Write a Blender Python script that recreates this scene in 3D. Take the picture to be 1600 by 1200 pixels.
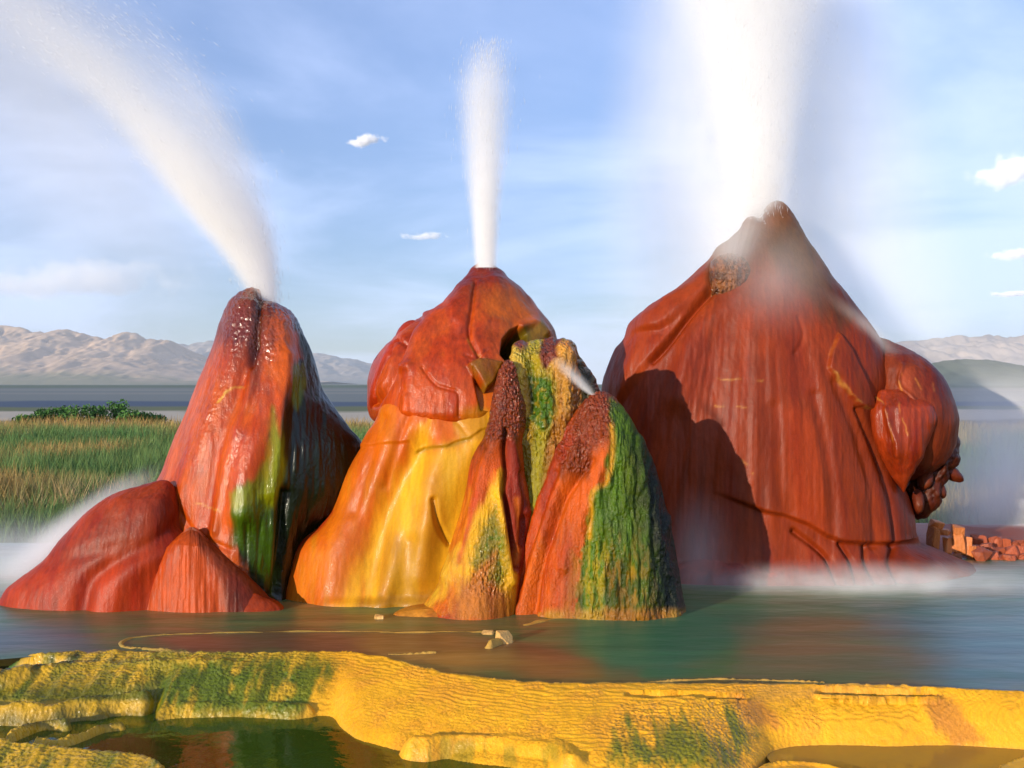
import bpy, math, random
import numpy as np
from mathutils import Vector

random.seed(7)
RNG = np.random.default_rng(7)
for o in list(bpy.data.objects):
    bpy.data.objects.remove(o)
SC = bpy.context.scene
COL = SC.collection

# ------------------------------------------------------------------ camera
F = 1700.0      # focal length in photo pixels (photo 1600 wide)
CH = 1.3        # camera height above the upper pool
cam = bpy.data.cameras.new('camera')
cam.sensor_width = 36.0
cam.lens = 36.0 * F / 1600.0
cam.clip_start = 0.05
cam.clip_end = 60000
camo = bpy.data.objects.new('camera', cam)
COL.objects.link(camo)
camo.location = (0, 0, CH)
camo.rotation_euler = (math.radians(90), 0, 0)
SC.camera = camo

# ------------------------------------------------------------------ light
SUNDIR = Vector((0.63, 0.77, -0.15)).normalized()   # direction the light travels
SUN_EL = math.asin(-SUNDIR.z)
SUN_ROT = math.atan2(-SUNDIR.x, -SUNDIR.y)
sun = bpy.data.lights.new('sun', 'SUN')
sun.energy = 5.0
sun.angle = math.radians(0.53)
sun.color = (1.0, 0.87, 0.69)
suno = bpy.data.objects.new('sun', sun)
COL.objects.link(suno)
suno.rotation_euler = SUNDIR.to_track_quat('-Z', 'Y').to_euler()
suno.location = (-20, -20, 12)

SC.view_settings.view_transform = 'Standard'
SC.view_settings.look = 'None'
SC.view_settings.gamma = 1.0
SC.view_settings.exposure = 0.36
SC.view_settings.use_curve_mapping = False
SC.render.engine = 'CYCLES'
SC.cycles.use_denoising = True
SC.cycles.max_bounces = 8
SC.cycles.diffuse_bounces = 2
SC.cycles.glossy_bounces = 3
SC.cycles.transmission_bounces = 4
SC.cycles.transparent_max_bounces = 12
SC.cycles.volume_bounces = 8
SC.cycles.volume_step_rate = 0.6
SC.cycles.volume_max_steps = 128
SC.cycles.sample_clamp_indirect = 6.0
SC.cycles.caustics_reflective = False
SC.cycles.caustics_refractive = False


def NT(nt):
    """tiny node helper"""
    def new(t, **kw):
        n = nt.nodes.new(t)
        for k, v in kw.items():
            if k == 'ins':
                for i, val in v.items():
                    if isinstance(val, bpy.types.NodeSocket):
                        nt.links.new(val, n.inputs[i])
                    else:
                        n.inputs[i].default_value = val
            else:
                setattr(n, k, v)
        return n

    def m(op, a, b=0.0, c=0.0, clamp=False):
        n = new('ShaderNodeMath', operation=op, use_clamp=clamp, ins={0: a, 1: b, 2: c})
        return n.outputs[0]
    return new, m


world = bpy.data.worlds.new('World')
SC.world = world
world.use_nodes = True
wt = world.node_tree
wt.nodes.clear()
new, m = NT(wt)
sky = new('ShaderNodeTexSky', sky_type='NISHITA')
sky.sun_disc = False
sky.sun_elevation = SUN_EL
sky.sun_rotation = SUN_ROT
sky.altitude = 1200
sky.air_density = 1.0
sky.dust_density = 0.15
sky.ozone_density = 2.2
tc = new('ShaderNodeTexCoord')
sep = new('ShaderNodeSeparateXYZ', ins={0: tc.outputs['Generated']})
# thin cirrus and low cloud, laid out by direction: compressed vertically, stretched horizontally
zz = m('MAXIMUM', sep.outputs[2], 0.0)
den = m('ADD', zz, 0.16)
px_ = m('DIVIDE', sep.outputs[0], den)
py_ = m('DIVIDE', sep.outputs[1], den)
cv = new('ShaderNodeCombineXYZ', ins={0: px_, 1: py_, 2: 0.3})
n1 = new('ShaderNodeTexNoise', ins={'Vector': cv.outputs[0], 'Scale': 0.9, 'Detail': 8.0, 'Roughness': 0.55, 'Distortion': 0.4})
n2 = new('ShaderNodeTexNoise', ins={'Vector': cv.outputs[0], 'Scale': 0.28, 'Detail': 3.0})
c1 = m('MULTIPLY', n1.outputs[0], n2.outputs[0])
cr = new('ShaderNodeMapRange', interpolation_type='SMOOTHSTEP', ins={0: c1, 1: 0.17, 2: 0.36, 3: 0.0, 4: 0.6})
cmix = new('ShaderNodeMix', data_type='RGBA')
lowr = new('ShaderNodeMapRange', interpolation_type='SMOOTHSTEP', ins={0: sep.outputs[2], 1: -0.02, 2: 0.42, 3: 0.0, 4: 1.0})
lowc = new('ShaderNodeMix', data_type='RGBA')
lowc.inputs[6].default_value = (0.42, 0.45, 0.60, 1)
lowc.inputs[7].default_value = (1.12, 0.92, 1.02, 1)
wt.links.new(lowr.outputs[0], lowc.inputs[0])
tint = new('ShaderNodeVectorMath', operation='MULTIPLY', ins={0: sky.outputs[0], 1: lowc.outputs[2]})
skyhs = new('ShaderNodeHueSaturation', ins={'Saturation': 1.02, 'Value': 1.36, 'Color': tint.outputs[0]})
wt.links.new(cr.outputs[0], cmix.inputs[0])
wt.links.new(skyhs.outputs[0], cmix.inputs[6])
cmix.inputs[7].default_value = (5.4, 6.2, 8.6, 1)
bg = new('ShaderNodeBackground', ins={'Color': cmix.outputs[2], 'Strength': 0.15})
wo = new('ShaderNodeOutputWorld', ins={0: bg.outputs[0]})


# ------------------------------------------------------------------ numpy helpers
PERM = RNG.permutation(4096).astype(np.int64)
RV = RNG.random(4096)


def _h(ix, iy, iz):
    return RV[PERM[(PERM[(PERM[ix & 4095] + iy) & 4095] + iz) & 4095]]


def vn(x, y, z):
    x = np.asarray(x, float); y = np.asarray(y, float) + 0 * x; z = np.asarray(z, float) + 0 * x
    ix = np.floor(x).astype(np.int64); iy = np.floor(y).astype(np.int64); iz = np.floor(z).astype(np.int64)
    fx, fy, fz = x - ix, y - iy, z - iz
    fx = fx * fx * (3 - 2 * fx); fy = fy * fy * (3 - 2 * fy); fz = fz * fz * (3 - 2 * fz)
    r = 0
    for dx in (0, 1):
        wx = fx if dx else 1 - fx
        for dy in (0, 1):
            wy = fy if dy else 1 - fy
            for dz in (0, 1):
                wz = fz if dz else 1 - fz
                r = r + _h(ix + dx, iy + dy, iz + dz) * wx * wy * wz
    return r * 2 - 1


def fbm(x, y, z, octv=4, rough=0.5):
    a, s, r = 1.0, 0.0, 0
    f = 1.0
    for i in range(octv):
        r = r + a * vn(x * f + 17.3 * i, y * f + 5.1 * i, z * f + 9.7 * i)
        s += a
        a *= rough
        f *= 2.03
    return r / s


def cells(x, y):
    """2D cellular distance, 0 at the cell centre, about 0.7 at cell edges"""
    ix = np.floor(x).astype(np.int64); iy = np.floor(y).astype(np.int64)
    best = np.full(np.shape(x), 9.0)
    for dx in (-1, 0, 1):
        for dy in (-1, 0, 1):
            cx = ix + dx; cy = iy + dy
            qx = cx + 0.15 + 0.7 * _h(cx, cy, cx * 0 + 3); qy = cy + 0.15 + 0.7 * _h(cx, cy, cx * 0 + 77)
            d = (x - qx) ** 2 + (y - qy) ** 2
            best = np.minimum(best, d)
    return np.sqrt(best)


def sst(a, b, x):
    t = np.clip((x - a) / (b - a), 0, 1)
    return t * t * (3 - 2 * t)


def cat(pts, n=6):
    """Catmull-Rom densify"""
    p = np.array(pts, float)
    if len(p) < 3:
        return p
    q = np.vstack([2 * p[0] - p[1], p, 2 * p[-1] - p[-2]])
    out = []
    for i in range(1, len(q) - 2):
        for k in range(n):
            t = k / n
            a, b, c, d = q[i - 1], q[i], q[i + 1], q[i + 2]
            out.append(0.5 * ((2 * b) + (c - a) * t + (2 * a - 5 * b + 4 * c - d) * t * t + (3 * b - a - 3 * c + d) * t ** 3))
    out.append(p[-1])
    return np.array(out)


def dline(u, v, pts, smooth=True):
    p = cat(pts, 4) if smooth else np.array(pts, float)
    best = np.full(np.shape(u), 1e9)
    for (ax, ay), (bx, by) in zip(p[:-1, :2], p[1:, :2]):
        ex, ey = bx - ax, by - ay
        L = ex * ex + ey * ey + 1e-9
        t = np.clip(((u - ax) * ex + (v - ay) * ey) / L, 0, 1)
        best = np.minimum(best, (u - ax - t * ex) ** 2 + (v - ay - t * ey) ** 2)
    return np.sqrt(best)


def sdpoly(u, v, pts):
    """signed distance, positive inside"""
    p = np.array(list(pts) + [pts[0]], float)
    d = dline(u, v, p, smooth=False)
    ins = np.zeros(np.shape(u), bool)
    for (ax, ay), (bx, by) in zip(p[:-1], p[1:]):
        c = ((ay > v) != (by > v)) & (u < (bx - ax) * (v - ay) / (by - ay + 1e-12) + ax)
        ins ^= c
    return np.where(ins, d, -d)


def pchip(xs, ys, x):
    xs = np.array(xs, float); ys = np.array(ys, float)
    h = np.diff(xs); dl = np.diff(ys) / h
    mm = np.zeros(len(xs))
    for i in range(1, len(xs) - 1):
        if dl[i - 1] * dl[i] > 0:
            w1 = 2 * h[i] + h[i - 1]; w2 = h[i] + 2 * h[i - 1]
            mm[i] = (w1 + w2) / (w1 / dl[i - 1] + w2 / dl[i])
    mm[0] = dl[0]; mm[-1] = dl[-1]
    x = np.clip(x, xs[0], xs[-1])
    k = np.clip(np.searchsorted(xs, x) - 1, 0, len(xs) - 2)
    t = (x - xs[k]) / h[k]
    return ((2 * t ** 3 - 3 * t * t + 1) * ys[k] + (t ** 3 - 2 * t * t + t) * h[k] * mm[k]
            + (-2 * t ** 3 + 3 * t * t) * ys[k + 1] + (t ** 3 - t * t) * h[k] * mm[k + 1])


def mesh_np(name, co, quads, attrs=None, mat=None, parent=None, smooth=True):
    me = bpy.data.meshes.new(name)
    co = np.ascontiguousarray(co, np.float32).reshape(-1, 3)
    quads = np.ascontiguousarray(quads, np.int32)
    k = quads.shape[1]
    me.vertices.add(len(co))
    me.vertices.foreach_set('co', co.ravel())
    me.loops.add(quads.size)
    me.loops.foreach_set('vertex_index', quads.ravel())
    me.polygons.add(len(quads))
    me.polygons.foreach_set('loop_start', np.arange(0, quads.size, k, dtype=np.int32))
    me.polygons.foreach_set('loop_total', np.full(len(quads), k, np.int32))
    me.polygons.foreach_set('use_smooth', np.full(len(quads), smooth))
    me.update(calc_edges=True)
    me.validate(clean_customdata=False)
    for an, av in (attrs or {}).items():
        av = np.asarray(av, np.float32)
        if av.ndim == 2:
            a = me.attributes.new(an, 'FLOAT_COLOR', 'POINT')
            c4 = np.ones((len(av), 4), np.float32); c4[:, :3] = av
            a.data.foreach_set('color', c4.ravel())
        else:
            a = me.attributes.new(an, 'FLOAT', 'POINT')
            a.data.foreach_set('value', av.ravel())
    if mat:
        me.materials.append(mat)
    o = bpy.data.objects.new(name, me)
    COL.objects.link(o)
    if parent:
        o.parent = parent
    return o


def gridquads(nr, nc, wrap=False, off=0):
    i = np.arange(nr - 1)[:, None]; j = np.arange(nc if wrap else nc - 1)[None, :]
    a = i * nc + j; b = i * nc + (j + 1) % nc
    c = (i + 1) * nc + (j + 1) % nc; d = (i + 1) * nc + j
    return np.stack([a + 0 * j, b + 0 * i, c + 0 * i, d + 0 * j], -1).reshape(-1, 4) + off


def thing(name, label, cat_, loc=(0, 0, 0), group=None):
    o = bpy.data.objects.new(name, None)
    COL.objects.link(o)
    o.location = loc
    o.empty_display_size = 0.2
    o['label'] = label; o['category'] = cat_
    if group:
        o['group'] = group
    return o


def tag(o, label, cat_=None, group=None, kind=None):
    o['label'] = label
    if cat_:
        o['category'] = cat_
    if group:
        o['group'] = group
    if kind:
        o['kind'] = kind
    return o


def W(px, py, d):
    return np.array([(px - 800) / F * d, d, CH - (py - 600) / F * d])


def P(*c):
    return np.array(c, float)


# ------------------------------------------------------------------ materials
def mineral_mat(name, bump=0.4, rough=0.34, streak=1.0, coat=0.35, fine=90.0, spec=0.3):
    """wet mineral crust: colour from the object's own painted attribute, plus grain"""
    mt = bpy.data.materials.new(name)
    mt.use_nodes = True
    nt = mt.node_tree
    nt.nodes.clear()
    new, m = NT(nt)
    at = new('ShaderNodeAttribute', attribute_name='col')
    nod = new('ShaderNodeAttribute', attribute_name='nodule')
    geo = new('ShaderNodeTexCoord')
    mp = new('ShaderNodeMapping', ins={0: geo.outputs['Object']})
    mp.inputs['Scale'].default_value = (1, 1, 0.13)
    st = new('ShaderNodeTexNoise', ins={'Vector': mp.outputs[0], 'Scale': 60.0, 'Detail': 5.0, 'Roughness': 0.6})
    fn = new('ShaderNodeTexNoise', ins={'Vector': geo.outputs['Object'], 'Scale': fine, 'Detail': 4.0, 'Roughness': 0.65})
    big = new('ShaderNodeTexNoise', ins={'Vector': geo.outputs['Object'], 'Scale': 5.0, 'Detail': 5.0, 'Roughness': 0.6})
    wv = new('ShaderNodeVectorMath', operation='MULTIPLY_ADD', ins={0: big.outputs['Color'], 1: (0.05, 0.05, 0.05), 2: geo.outputs['Object']})
    vmp = new('ShaderNodeMapping', ins={0: wv.outputs[0]})
    vmp.inputs['Scale'].default_value = (1, 1, 0.6)
    vo = new('ShaderNodeTexVoronoi', feature='SMOOTH_F1', ins={'Vector': vmp.outputs[0], 'Scale': 70.0})
    # colour variation
    v1 = m('MULTIPLY_ADD', st.outputs[0], 0.7 * streak, 1.0 - 0.35 * streak)
    v2 = m('MULTIPLY_ADD', big.outputs[0], 0.5, 0.75)
    v3 = m('MULTIPLY_ADD', fn.outputs[0], 0.4, 0.8)
    vv = m('MULTIPLY', m('MULTIPLY', v1, v2), v3)
    mul = new('ShaderNodeVectorMath', operation='SCALE', ins={0: at.outputs['Color']})
    nt.links.new(vv, mul.inputs['Scale'])
    # relief
    gn = new('ShaderNodeTexNoise', ins={'Vector': geo.outputs['Object'], 'Scale': 240.0, 'Detail': 3.0, 'Roughness': 0.7})
    pit = new('ShaderNodeTexVoronoi', feature='F1', ins={'Vector': geo.outputs['Object'], 'Scale': 130.0})
    h = m('ADD', m('MULTIPLY', st.outputs[0], 0.9 * streak), m('MULTIPLY', fn.outputs[0], 0.55))
    h = m('ADD', h, m('MULTIPLY', gn.outputs[0], 0.10))
    h = m('ADD', h, m('MULTIPLY', m('MULTIPLY', pit.outputs['Distance'], m('MULTIPLY_ADD', big.outputs[0], 4.0, -1.9, clamp=True)), 0.35))
    inv = m('SUBTRACT', 0.6, vo.outputs['Distance'])
    h = m('ADD', h, m('MULTIPLY', m('MULTIPLY', m('MULTIPLY', inv, nod.outputs['Fac']), m('MULTIPLY_ADD', big.outputs[0], 3.0, -0.7, clamp=True)), 2.4))
    bp = new('ShaderNodeBump', ins={'Strength': bump, 'Distance': 0.012, 'Height': h})
    rr = m('MULTIPLY_ADD', big.outputs[0], 0.22, rough - 0.11)
    rr = m('SUBTRACT', rr, m('MULTIPLY', nod.outputs['Fac'], 0.12), clamp=True)
    bs = new('ShaderNodeBsdfPrincipled', ins={'Base Color': mul.outputs[0], 'Roughness': rr, 'Normal': bp.outputs[0]})
    bs.inputs['Specular IOR Level'].default_value = spec
    nt.links.new(m('MULTIPLY_ADD', nod.outputs['Fac'], coat, coat * 0.12), bs.inputs['Coat Weight'])
    bs.inputs['Coat Roughness'].default_value = 0.09
    nt.links.new(bp.outputs[0], bs.inputs['Coat Normal'])
    new('ShaderNodeOutputMaterial', ins={0: bs.outputs[0]})
    return mt


M_WET = mineral_mat('wet_mineral', bump=0.36, rough=0.36, streak=0.7, coat=0.75, spec=0.25)
M_NOD = mineral_mat('wet_nodular_mineral', bump=0.9, rough=0.42, coat=0.5, streak=0.5, spec=0.2)
M_SMO = mineral_mat('smooth_mineral', bump=0.20, rough=0.46, streak=0.4, coat=0.5, spec=0.22)
M_DRY = mineral_mat('matte_mineral', bump=0.28, rough=0.48, coat=0.15, streak=0.6, spec=0.22)


# ------------------------------------------------------------------ lofted mineral bodies
def loft(name, L, R, D, front, crest=None, back=0.8, expo=2.0, nt_f=240, nt_b=60, nz=220, relief=None,
         paint=None, mat=None, parent=None, zcut=None, label=None, back_lim=None, topflat=0.0, flute=0.006, lump=0.012, seed=0.0, var=1.0):
    """closed body from its left and right outlines, given at axis distance D.
    front: [(py, half depth towards the viewer in m)], crest: [(py, px of the most forward line)]"""
    L = np.array(L, float); R = np.array(R, float)
    top = L[0, 1]
    bot = max(L[-1, 1], R[-1, 1])
    s = lambda py: np.sqrt(np.maximum(py - top, 0))
    t = np.linspace(0, 1, nz)
    sr = (t ** 1.0) * np.sqrt(bot - top)
    # rows: mix of sqrt spacing near the top and even spacing below
    py = top + (bot - top) * (0.25 * (t ** 2) + 0.75 * (t ** 1.35))
    py[0] = top + 0.02
    def ev(C):
        return pchip(s(C[:, 1]) + np.arange(len(C)) * 1e-6, C[:, 0], s(py))
    xl = ev(L); xr = ev(R)
    xr = np.maximum(xr, xl + 0.3)
    if crest is None:
        xc = 0.5 * (xl + xr)
    else:
        C = np.array(crest, float)
        xc = np.interp(py, C[:, 0], C[:, 1])
        wd = xr - xl
        xc = np.clip(xc, xl + 0.15 * wd, xr - 0.15 * wd)
    fr = np.array(front, float)
    fd = pchip(fr[:, 0], fr[:, 1], py)
    capf = np.sqrt(np.clip((py - top) / 26.0, 0, 1))
    fd = fd * (topflat + (1 - topflat) * capf) if topflat else fd * capf
    X = lambda p: (p - 800) / F * D
    z = CH - (py - 600) / F * D
    a_l = (xc - xl) / F * D; a_r = (xr - xc) / F * D; x0 = X(xc)
    bd = back * 0.5 * (a_l + a_r)
    th = np.concatenate([np.linspace(math.pi, 2 * math.pi, nt_f, endpoint=False), np.linspace(0, math.pi, nt_b, endpoint=False)])
    c = np.cos(th); sn = np.sin(th)
    e = 2.0 / expo
    cc = np.sign(c) * np.abs(c) ** e; ss = np.sign(sn) * np.abs(sn) ** e
    Z = np.repeat(z[:, None], len(th), 1)
    Xg = x0[:, None] + np.where(cc > 0, a_r[:, None], a_l[:, None]) * cc[None]
    Yg = D + np.where(ss < 0, fd[:, None], bd[:, None]) * ss[None]
    Pn = np.stack([Xg, Yg, Z], -1)
    def normals(Pn):
        dt = np.roll(Pn, -1, 1) - np.roll(Pn, 1, 1)
        dz = np.gradient(Pn, axis=0)
        n = np.cross(dt, dz)
        ln = np.linalg.norm(n, axis=-1, keepdims=True)
        n = n / np.maximum(ln, 1e-12)
        # outward
        out = Pn - np.stack([x0, np.full(nz, D), z], -1)[:, None, :]
        sg = np.sign((n * out).sum(-1, keepdims=True)); sg[sg == 0] = 1
        return n * sg
    N = normals(Pn)
    u = 800 + F * Pn[..., 0] / Pn[..., 1]
    v = 600 - F * (Pn[..., 2] - CH) / Pn[..., 1]
    fm = sst(-0.05, 0.25, -N[..., 1] + 0.0)
    x, y, zz = Pn[..., 0], Pn[..., 1], Pn[..., 2]
    tf = sst(top, top + 12, v)
    dsp = lump * fbm(x * 3.1 + seed, y * 3.1, zz * 1.8 + 3, 3)
    dsp = dsp + flute * fbm(x * 16 + seed, y * 16, zz * 1.6 + 1, 3) * tf
    dsp = dsp + 0.0018 * fbm(x * 60, y * 60, zz * 22, 2)
    nodule = np.zeros_like(x)
    if relief:
        r = relief(u, v, x, y, zz)
        if isinstance(r, tuple):
            r, nodule = r
        dsp = dsp + r * fm
    Pd = Pn + N * dsp[..., None]
    col = paint(u, v, x, y, zz) if paint else np.tile(P(0.4, 0.05, 0.01), x.shape + (1,))
    nc = len(th)
    # shared top vertex
    fs = fbm(x * 75 + seed, y * 75, zz * 2.6, 3, 0.6)
    lg = fbm(x * 9 + seed + 4, y * 9, zz * 1.3, 4, 0.6)
    col = col * P(0.70, 0.68, 0.30) * np.clip(1 + var * (0.36 * fs + 0.5 * lg), 0.3, 1.7)[..., None]
    col = col * (P(1, 1, 1) - P(0.0, 0.3, 0.3) * var * sst(0.1, -0.4, lg)[..., None])
    co = Pd.reshape(-1, 3)
    q = gridquads(nz, nc, wrap=True)
    topc = Pd[0].mean(0)
    co = np.vstack([co, topc[None]])
    # top fan as degenerate-free quads: pair up
    ti = len(co) - 1
    j = np.arange(0, nc, 2)
    fan = np.stack([np.full(len(j), ti), (j + 2) % nc, (j + 1) % nc, j], -1)
    q = np.vstack([q[:, ::-1], fan[:, ::-1]])
    cf = np.vstack([col.reshape(-1, 3), col[0].mean(0)[None]])
    nf = np.append(nodule.ravel(), nodule[0].mean())
    # face orientation: make outward
    o = mesh_np(name, co, q, {'col': np.clip(cf, 0.001, 0.95), 'nodule': nf}, mat or M_WET, parent)
    me = o.data
    # check orientation with a mid face
    f = me.polygons[(nz // 2) * nc + nt_f // 2]
    if f.normal.y > 0:
        me.flip_normals()
    if label:
        o['label'] = label
    return o


def mixc(col, mask, c):
    return col + (np.asarray(c, float) - col) * mask[..., None]


def warp(u, v, amp=8, su=9.0, sv=45.0, seed=0):
    return amp * fbm(u / su + seed, v / sv, 0 * u + seed, 3, 0.6)


def region(u, v, pts, blur=4, amp=8, su=9.0, sv=45.0, seed=0):
    return sst(-blur, blur, sdpoly(u, v, pts) + warp(u, v, amp, su, sv, seed))


def gline(u, v, pts, w):
    return np.exp(-(dline(u, v, pts) / w) ** 2)


def vein(u, v, pts, w=1.3):
    nu = 3.0 * fbm(u / 9, v / 9, u * 0 + 3, 3); nv = 3.0 * fbm(u / 9, v / 9, u * 0 + 13, 3)
    return gline(u + nu, v + nv, pts, w) * sst(-0.35, 0.15, fbm(u / 12, v / 12, u * 0 + 21, 2))


def nodules(u, v, s, h, seed=0.0):
    c = cells(u / s + seed, v / (s * 1.15) + 0.3 * vn(u / s / 2, v / s / 2, u * 0))
    c2 = cells(u / s / 1.9 + 9 + seed, v / s / 2.0)
    return h * (0.55 - c) + h * 0.5 * (0.5 - c2)


ORANGE = P(0.64, 0.102, 0.005)
DORANGE = P(0.54, 0.085, 0.005)
RED = P(0.38, 0.042, 0.004)
MAROON = P(0.17, 0.026, 0.006)
BROWN = P(0.10, 0.022, 0.010)
YELLOW = P(0.98, 0.50, 0.030)
PALEY = P(0.84, 0.56, 0.12)
OCHRE = P(0.66, 0.30, 0.025)
GREEN = P(0.055, 0.125, 0.003)
LGREEN = P(0.26, 0.29, 0.008)
OLIVE = P(0.36, 0.27, 0.015)
SHADE_GREEN = P(0.012, 0.030, 0.006)
BRICK = P(0.29, 0.036, 0.008)
DBRICK = P(0.26, 0.030, 0.007)

# ====================================================================== LEFT CONE
cone_a = thing('geyser_cone', 'tall left geyser cone of glossy orange red mineral with green streaked shaded side', 'geyser cone', (-1.55, 6.75, 0))


def rel_a(u, v, x, y, z):
    r = -0.035 * gline(u, v, [(406, 448), (407, 480), (402, 520), (394, 570)], 6)
    r += 0.030 * gline(u, v, [(380, 480), (360, 540), (335, 620), (300, 720), (270, 790)], 24)
    r += -0.018 * gline(u, v, [(398, 540), (370, 620), (340, 710), (318, 830)], 9)
    r += 0.016 * gline(u, v, [(404, 560), (378, 660), (352, 740), (335, 830)], 7)
    r += 0.050 * gline(u, v, [(440, 510), (436, 560), (425, 640), (400, 720), (385, 800)], 22)
    r += 0.030 * gline(u, v, [(380, 680), (372, 740), (368, 800)], 24)
    r += 0.040 * gline(u, v, [(445, 560), (442, 620), (435, 700), (425, 770)], 12)
    r += -0.012 * gline(u, v, [(250, 766), (275, 780), (300, 830), (360, 860)], 4)
    topn = sst(640, 500, v) * sst(-30, 30, u - 345)
    nod = region(u, v, [(375, 440), (470, 440), (480, 520), (440, 520), (425, 570), (395, 560), (385, 540), (370, 560), (352, 500)], 10, 10)
    c = cells(u / 7.0, v / 8.0 + 0.2 * vn(u / 9, v / 9, u * 0))
    r += nod * 0.009 * (0.6 - c)
    dr = region(u, v, [(365, 780), (430, 740), (450, 560), (520, 560), (560, 950), (370, 950)], 15, 12)
    r += dr * 0.012 * fbm(u / 7.0, v / 55.0, u * 0, 3)
    r += -0.05 * gline(u, v, [(445, 770), (440, 850), (432, 930)], 8)
    r += -0.10 * sst(430, 500, u) * sst(760, 860, v)
    wetr = np.maximum(gline(u, v, [(380, 480), (360, 540), (335, 620), (300, 720)], 16), gline(u, v, [(372, 680), (366, 720), (372, 760)], 18))
    r += wetr * nodules(u, v, 8, 0.005, 7.0)
    return r, np.maximum(np.maximum(nod * 0.8, dr * 0.35), wetr * 0.5)


def col_a(u, v, x, y, z):
    c = np.tile(ORANGE, u.shape + (1,))
    c = mixc(c, 0.5 * sst(-0.3, 0.5, fbm(u / 22, v / 120, u * 0 + 4, 3)), DORANGE * 0.8)
    c = mixc(c, region(u, v, [(330, 430), (500, 430), (520, 560), (470, 520), (440, 500), (425, 540), (412, 560), (398, 600), (375, 560), (345, 530), (325, 560)], 20, 22), MAROON * 1.3)
    c = mixc(c, gline(u, v, [(404, 470), (402, 520), (396, 560)], 10) * 0.8, BROWN * 0.7)
    c = mixc(c, 0.5 * region(u, v, [(365, 670), (410, 640), (400, 720), (380, 860), (350, 860)], 14, 10), P(0.5, 0.045, 0.012))
    # shaded flank: its shade is painted into the colour as near black-green
    c = mixc(c, region(u, v, [(452, 480), (520, 520), (640, 720), (640, 1000), (432, 1000), (380, 880), (362, 840), (372, 760), (420, 745), (432, 680), (446, 600), (452, 560)], 8, 10), SHADE_GREEN * 0.45)
    c = mixc(c, region(u, v, [(425, 640), (440, 690), (446, 745), (428, 790), (418, 800), (366, 810), (360, 770), (395, 750), (415, 720), (418, 680)], 7, 8) * 0.9, LGREEN)
    c = mixc(c, region(u, v, [(360, 800), (410, 780), (425, 800), (440, 900), (430, 930), (380, 860), (362, 850)], 7, 8) * 0.8, GREEN * 1.1)
    c = mixc(c, region(u, v, [(446, 575), (475, 565), (478, 600), (465, 640), (450, 625)], 5, 8) * 0.9, P(0.13, 0.17, 0.006))
    c = mixc(c, 0.9 * region(u, v, [(438, 520), (462, 520), (472, 560), (450, 570), (444, 600), (430, 640), (422, 600), (428, 550)], 6, 6), ORANGE * 1.05)
    c = mixc(c, 0.6 * vein(u, v, [(345, 630), (362, 608), (385, 604), (412, 598)], 1.4), PALEY)
    c = mixc(c, 0.5 * vein(u, v, [(300, 786), (318, 790), (345, 800), (352, 803)], 1.4), PALEY)
    return c


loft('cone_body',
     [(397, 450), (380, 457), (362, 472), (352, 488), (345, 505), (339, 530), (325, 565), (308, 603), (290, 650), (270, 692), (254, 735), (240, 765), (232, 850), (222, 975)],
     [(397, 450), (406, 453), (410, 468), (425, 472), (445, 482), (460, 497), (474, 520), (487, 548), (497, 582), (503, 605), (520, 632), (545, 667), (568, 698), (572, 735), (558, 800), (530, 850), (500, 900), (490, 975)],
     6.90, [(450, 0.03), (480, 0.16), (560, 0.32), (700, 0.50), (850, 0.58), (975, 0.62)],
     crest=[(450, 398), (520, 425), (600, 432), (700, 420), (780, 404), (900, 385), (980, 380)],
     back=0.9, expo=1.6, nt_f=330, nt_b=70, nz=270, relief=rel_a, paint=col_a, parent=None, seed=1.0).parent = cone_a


def col_foot(u, v, x, y, z):
    c = np.tile(RED, u.shape + (1,))
    c = mixc(c, 0.6 * sst(0.5, -0.4, fbm(u / 40, v / 40, u * 0 + 2, 3)), P(0.36, 0.03, 0.012))
    c = mixc(c, 0.7 * sst(840, 930, v), P(0.46, 0.040, 0.008))
    return c


def rel_f1(u, v, x, y, z):
    r = -0.030 * gline(u, v, [(285, 815), (240, 850), (180, 880), (140, 910), (125, 960)], 14)
    r += 0.030 * gline(u, v, [(290, 850), (225, 875), (185, 920), (170, 960)], 26)
    r += -0.010 * gline(u, v, [(75, 880), (140, 865), (200, 850)], 12)
    return r


def rel_f2(u, v, x, y, z):
    r = 0.004 * fbm(u / 3.0, v / 60.0, u * 0, 3)
    r += -0.02 * gline(u, v, [(300, 830), (325, 900), (345, 960)], 18)
    return r


def col_f2(u, v, x, y, z):
    c = np.tile(P(0.54, 0.070, 0.006), u.shape + (1,))
    c = mixc(c, 0.75 * region(u, v, [(290, 815), (340, 850), (420, 920), (440, 965), (350, 965), (345, 900), (310, 850)], 12, 10), P(0.10, 0.018, 0.008))
    c = mixc(c, 0.5 * sst(850, 815, v), BROWN)
    return c


def col_f1(u, v, x, y, z):
    c = col_foot(u, v, x, y, z)
    c = mixc(c, 0.55 * region(u, v, [(190, 780), (250, 760), (285, 800), (230, 850), (140, 880), (90, 880)], 30, 20), P(0.24, 0.035, 0.02))
    return c


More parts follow.
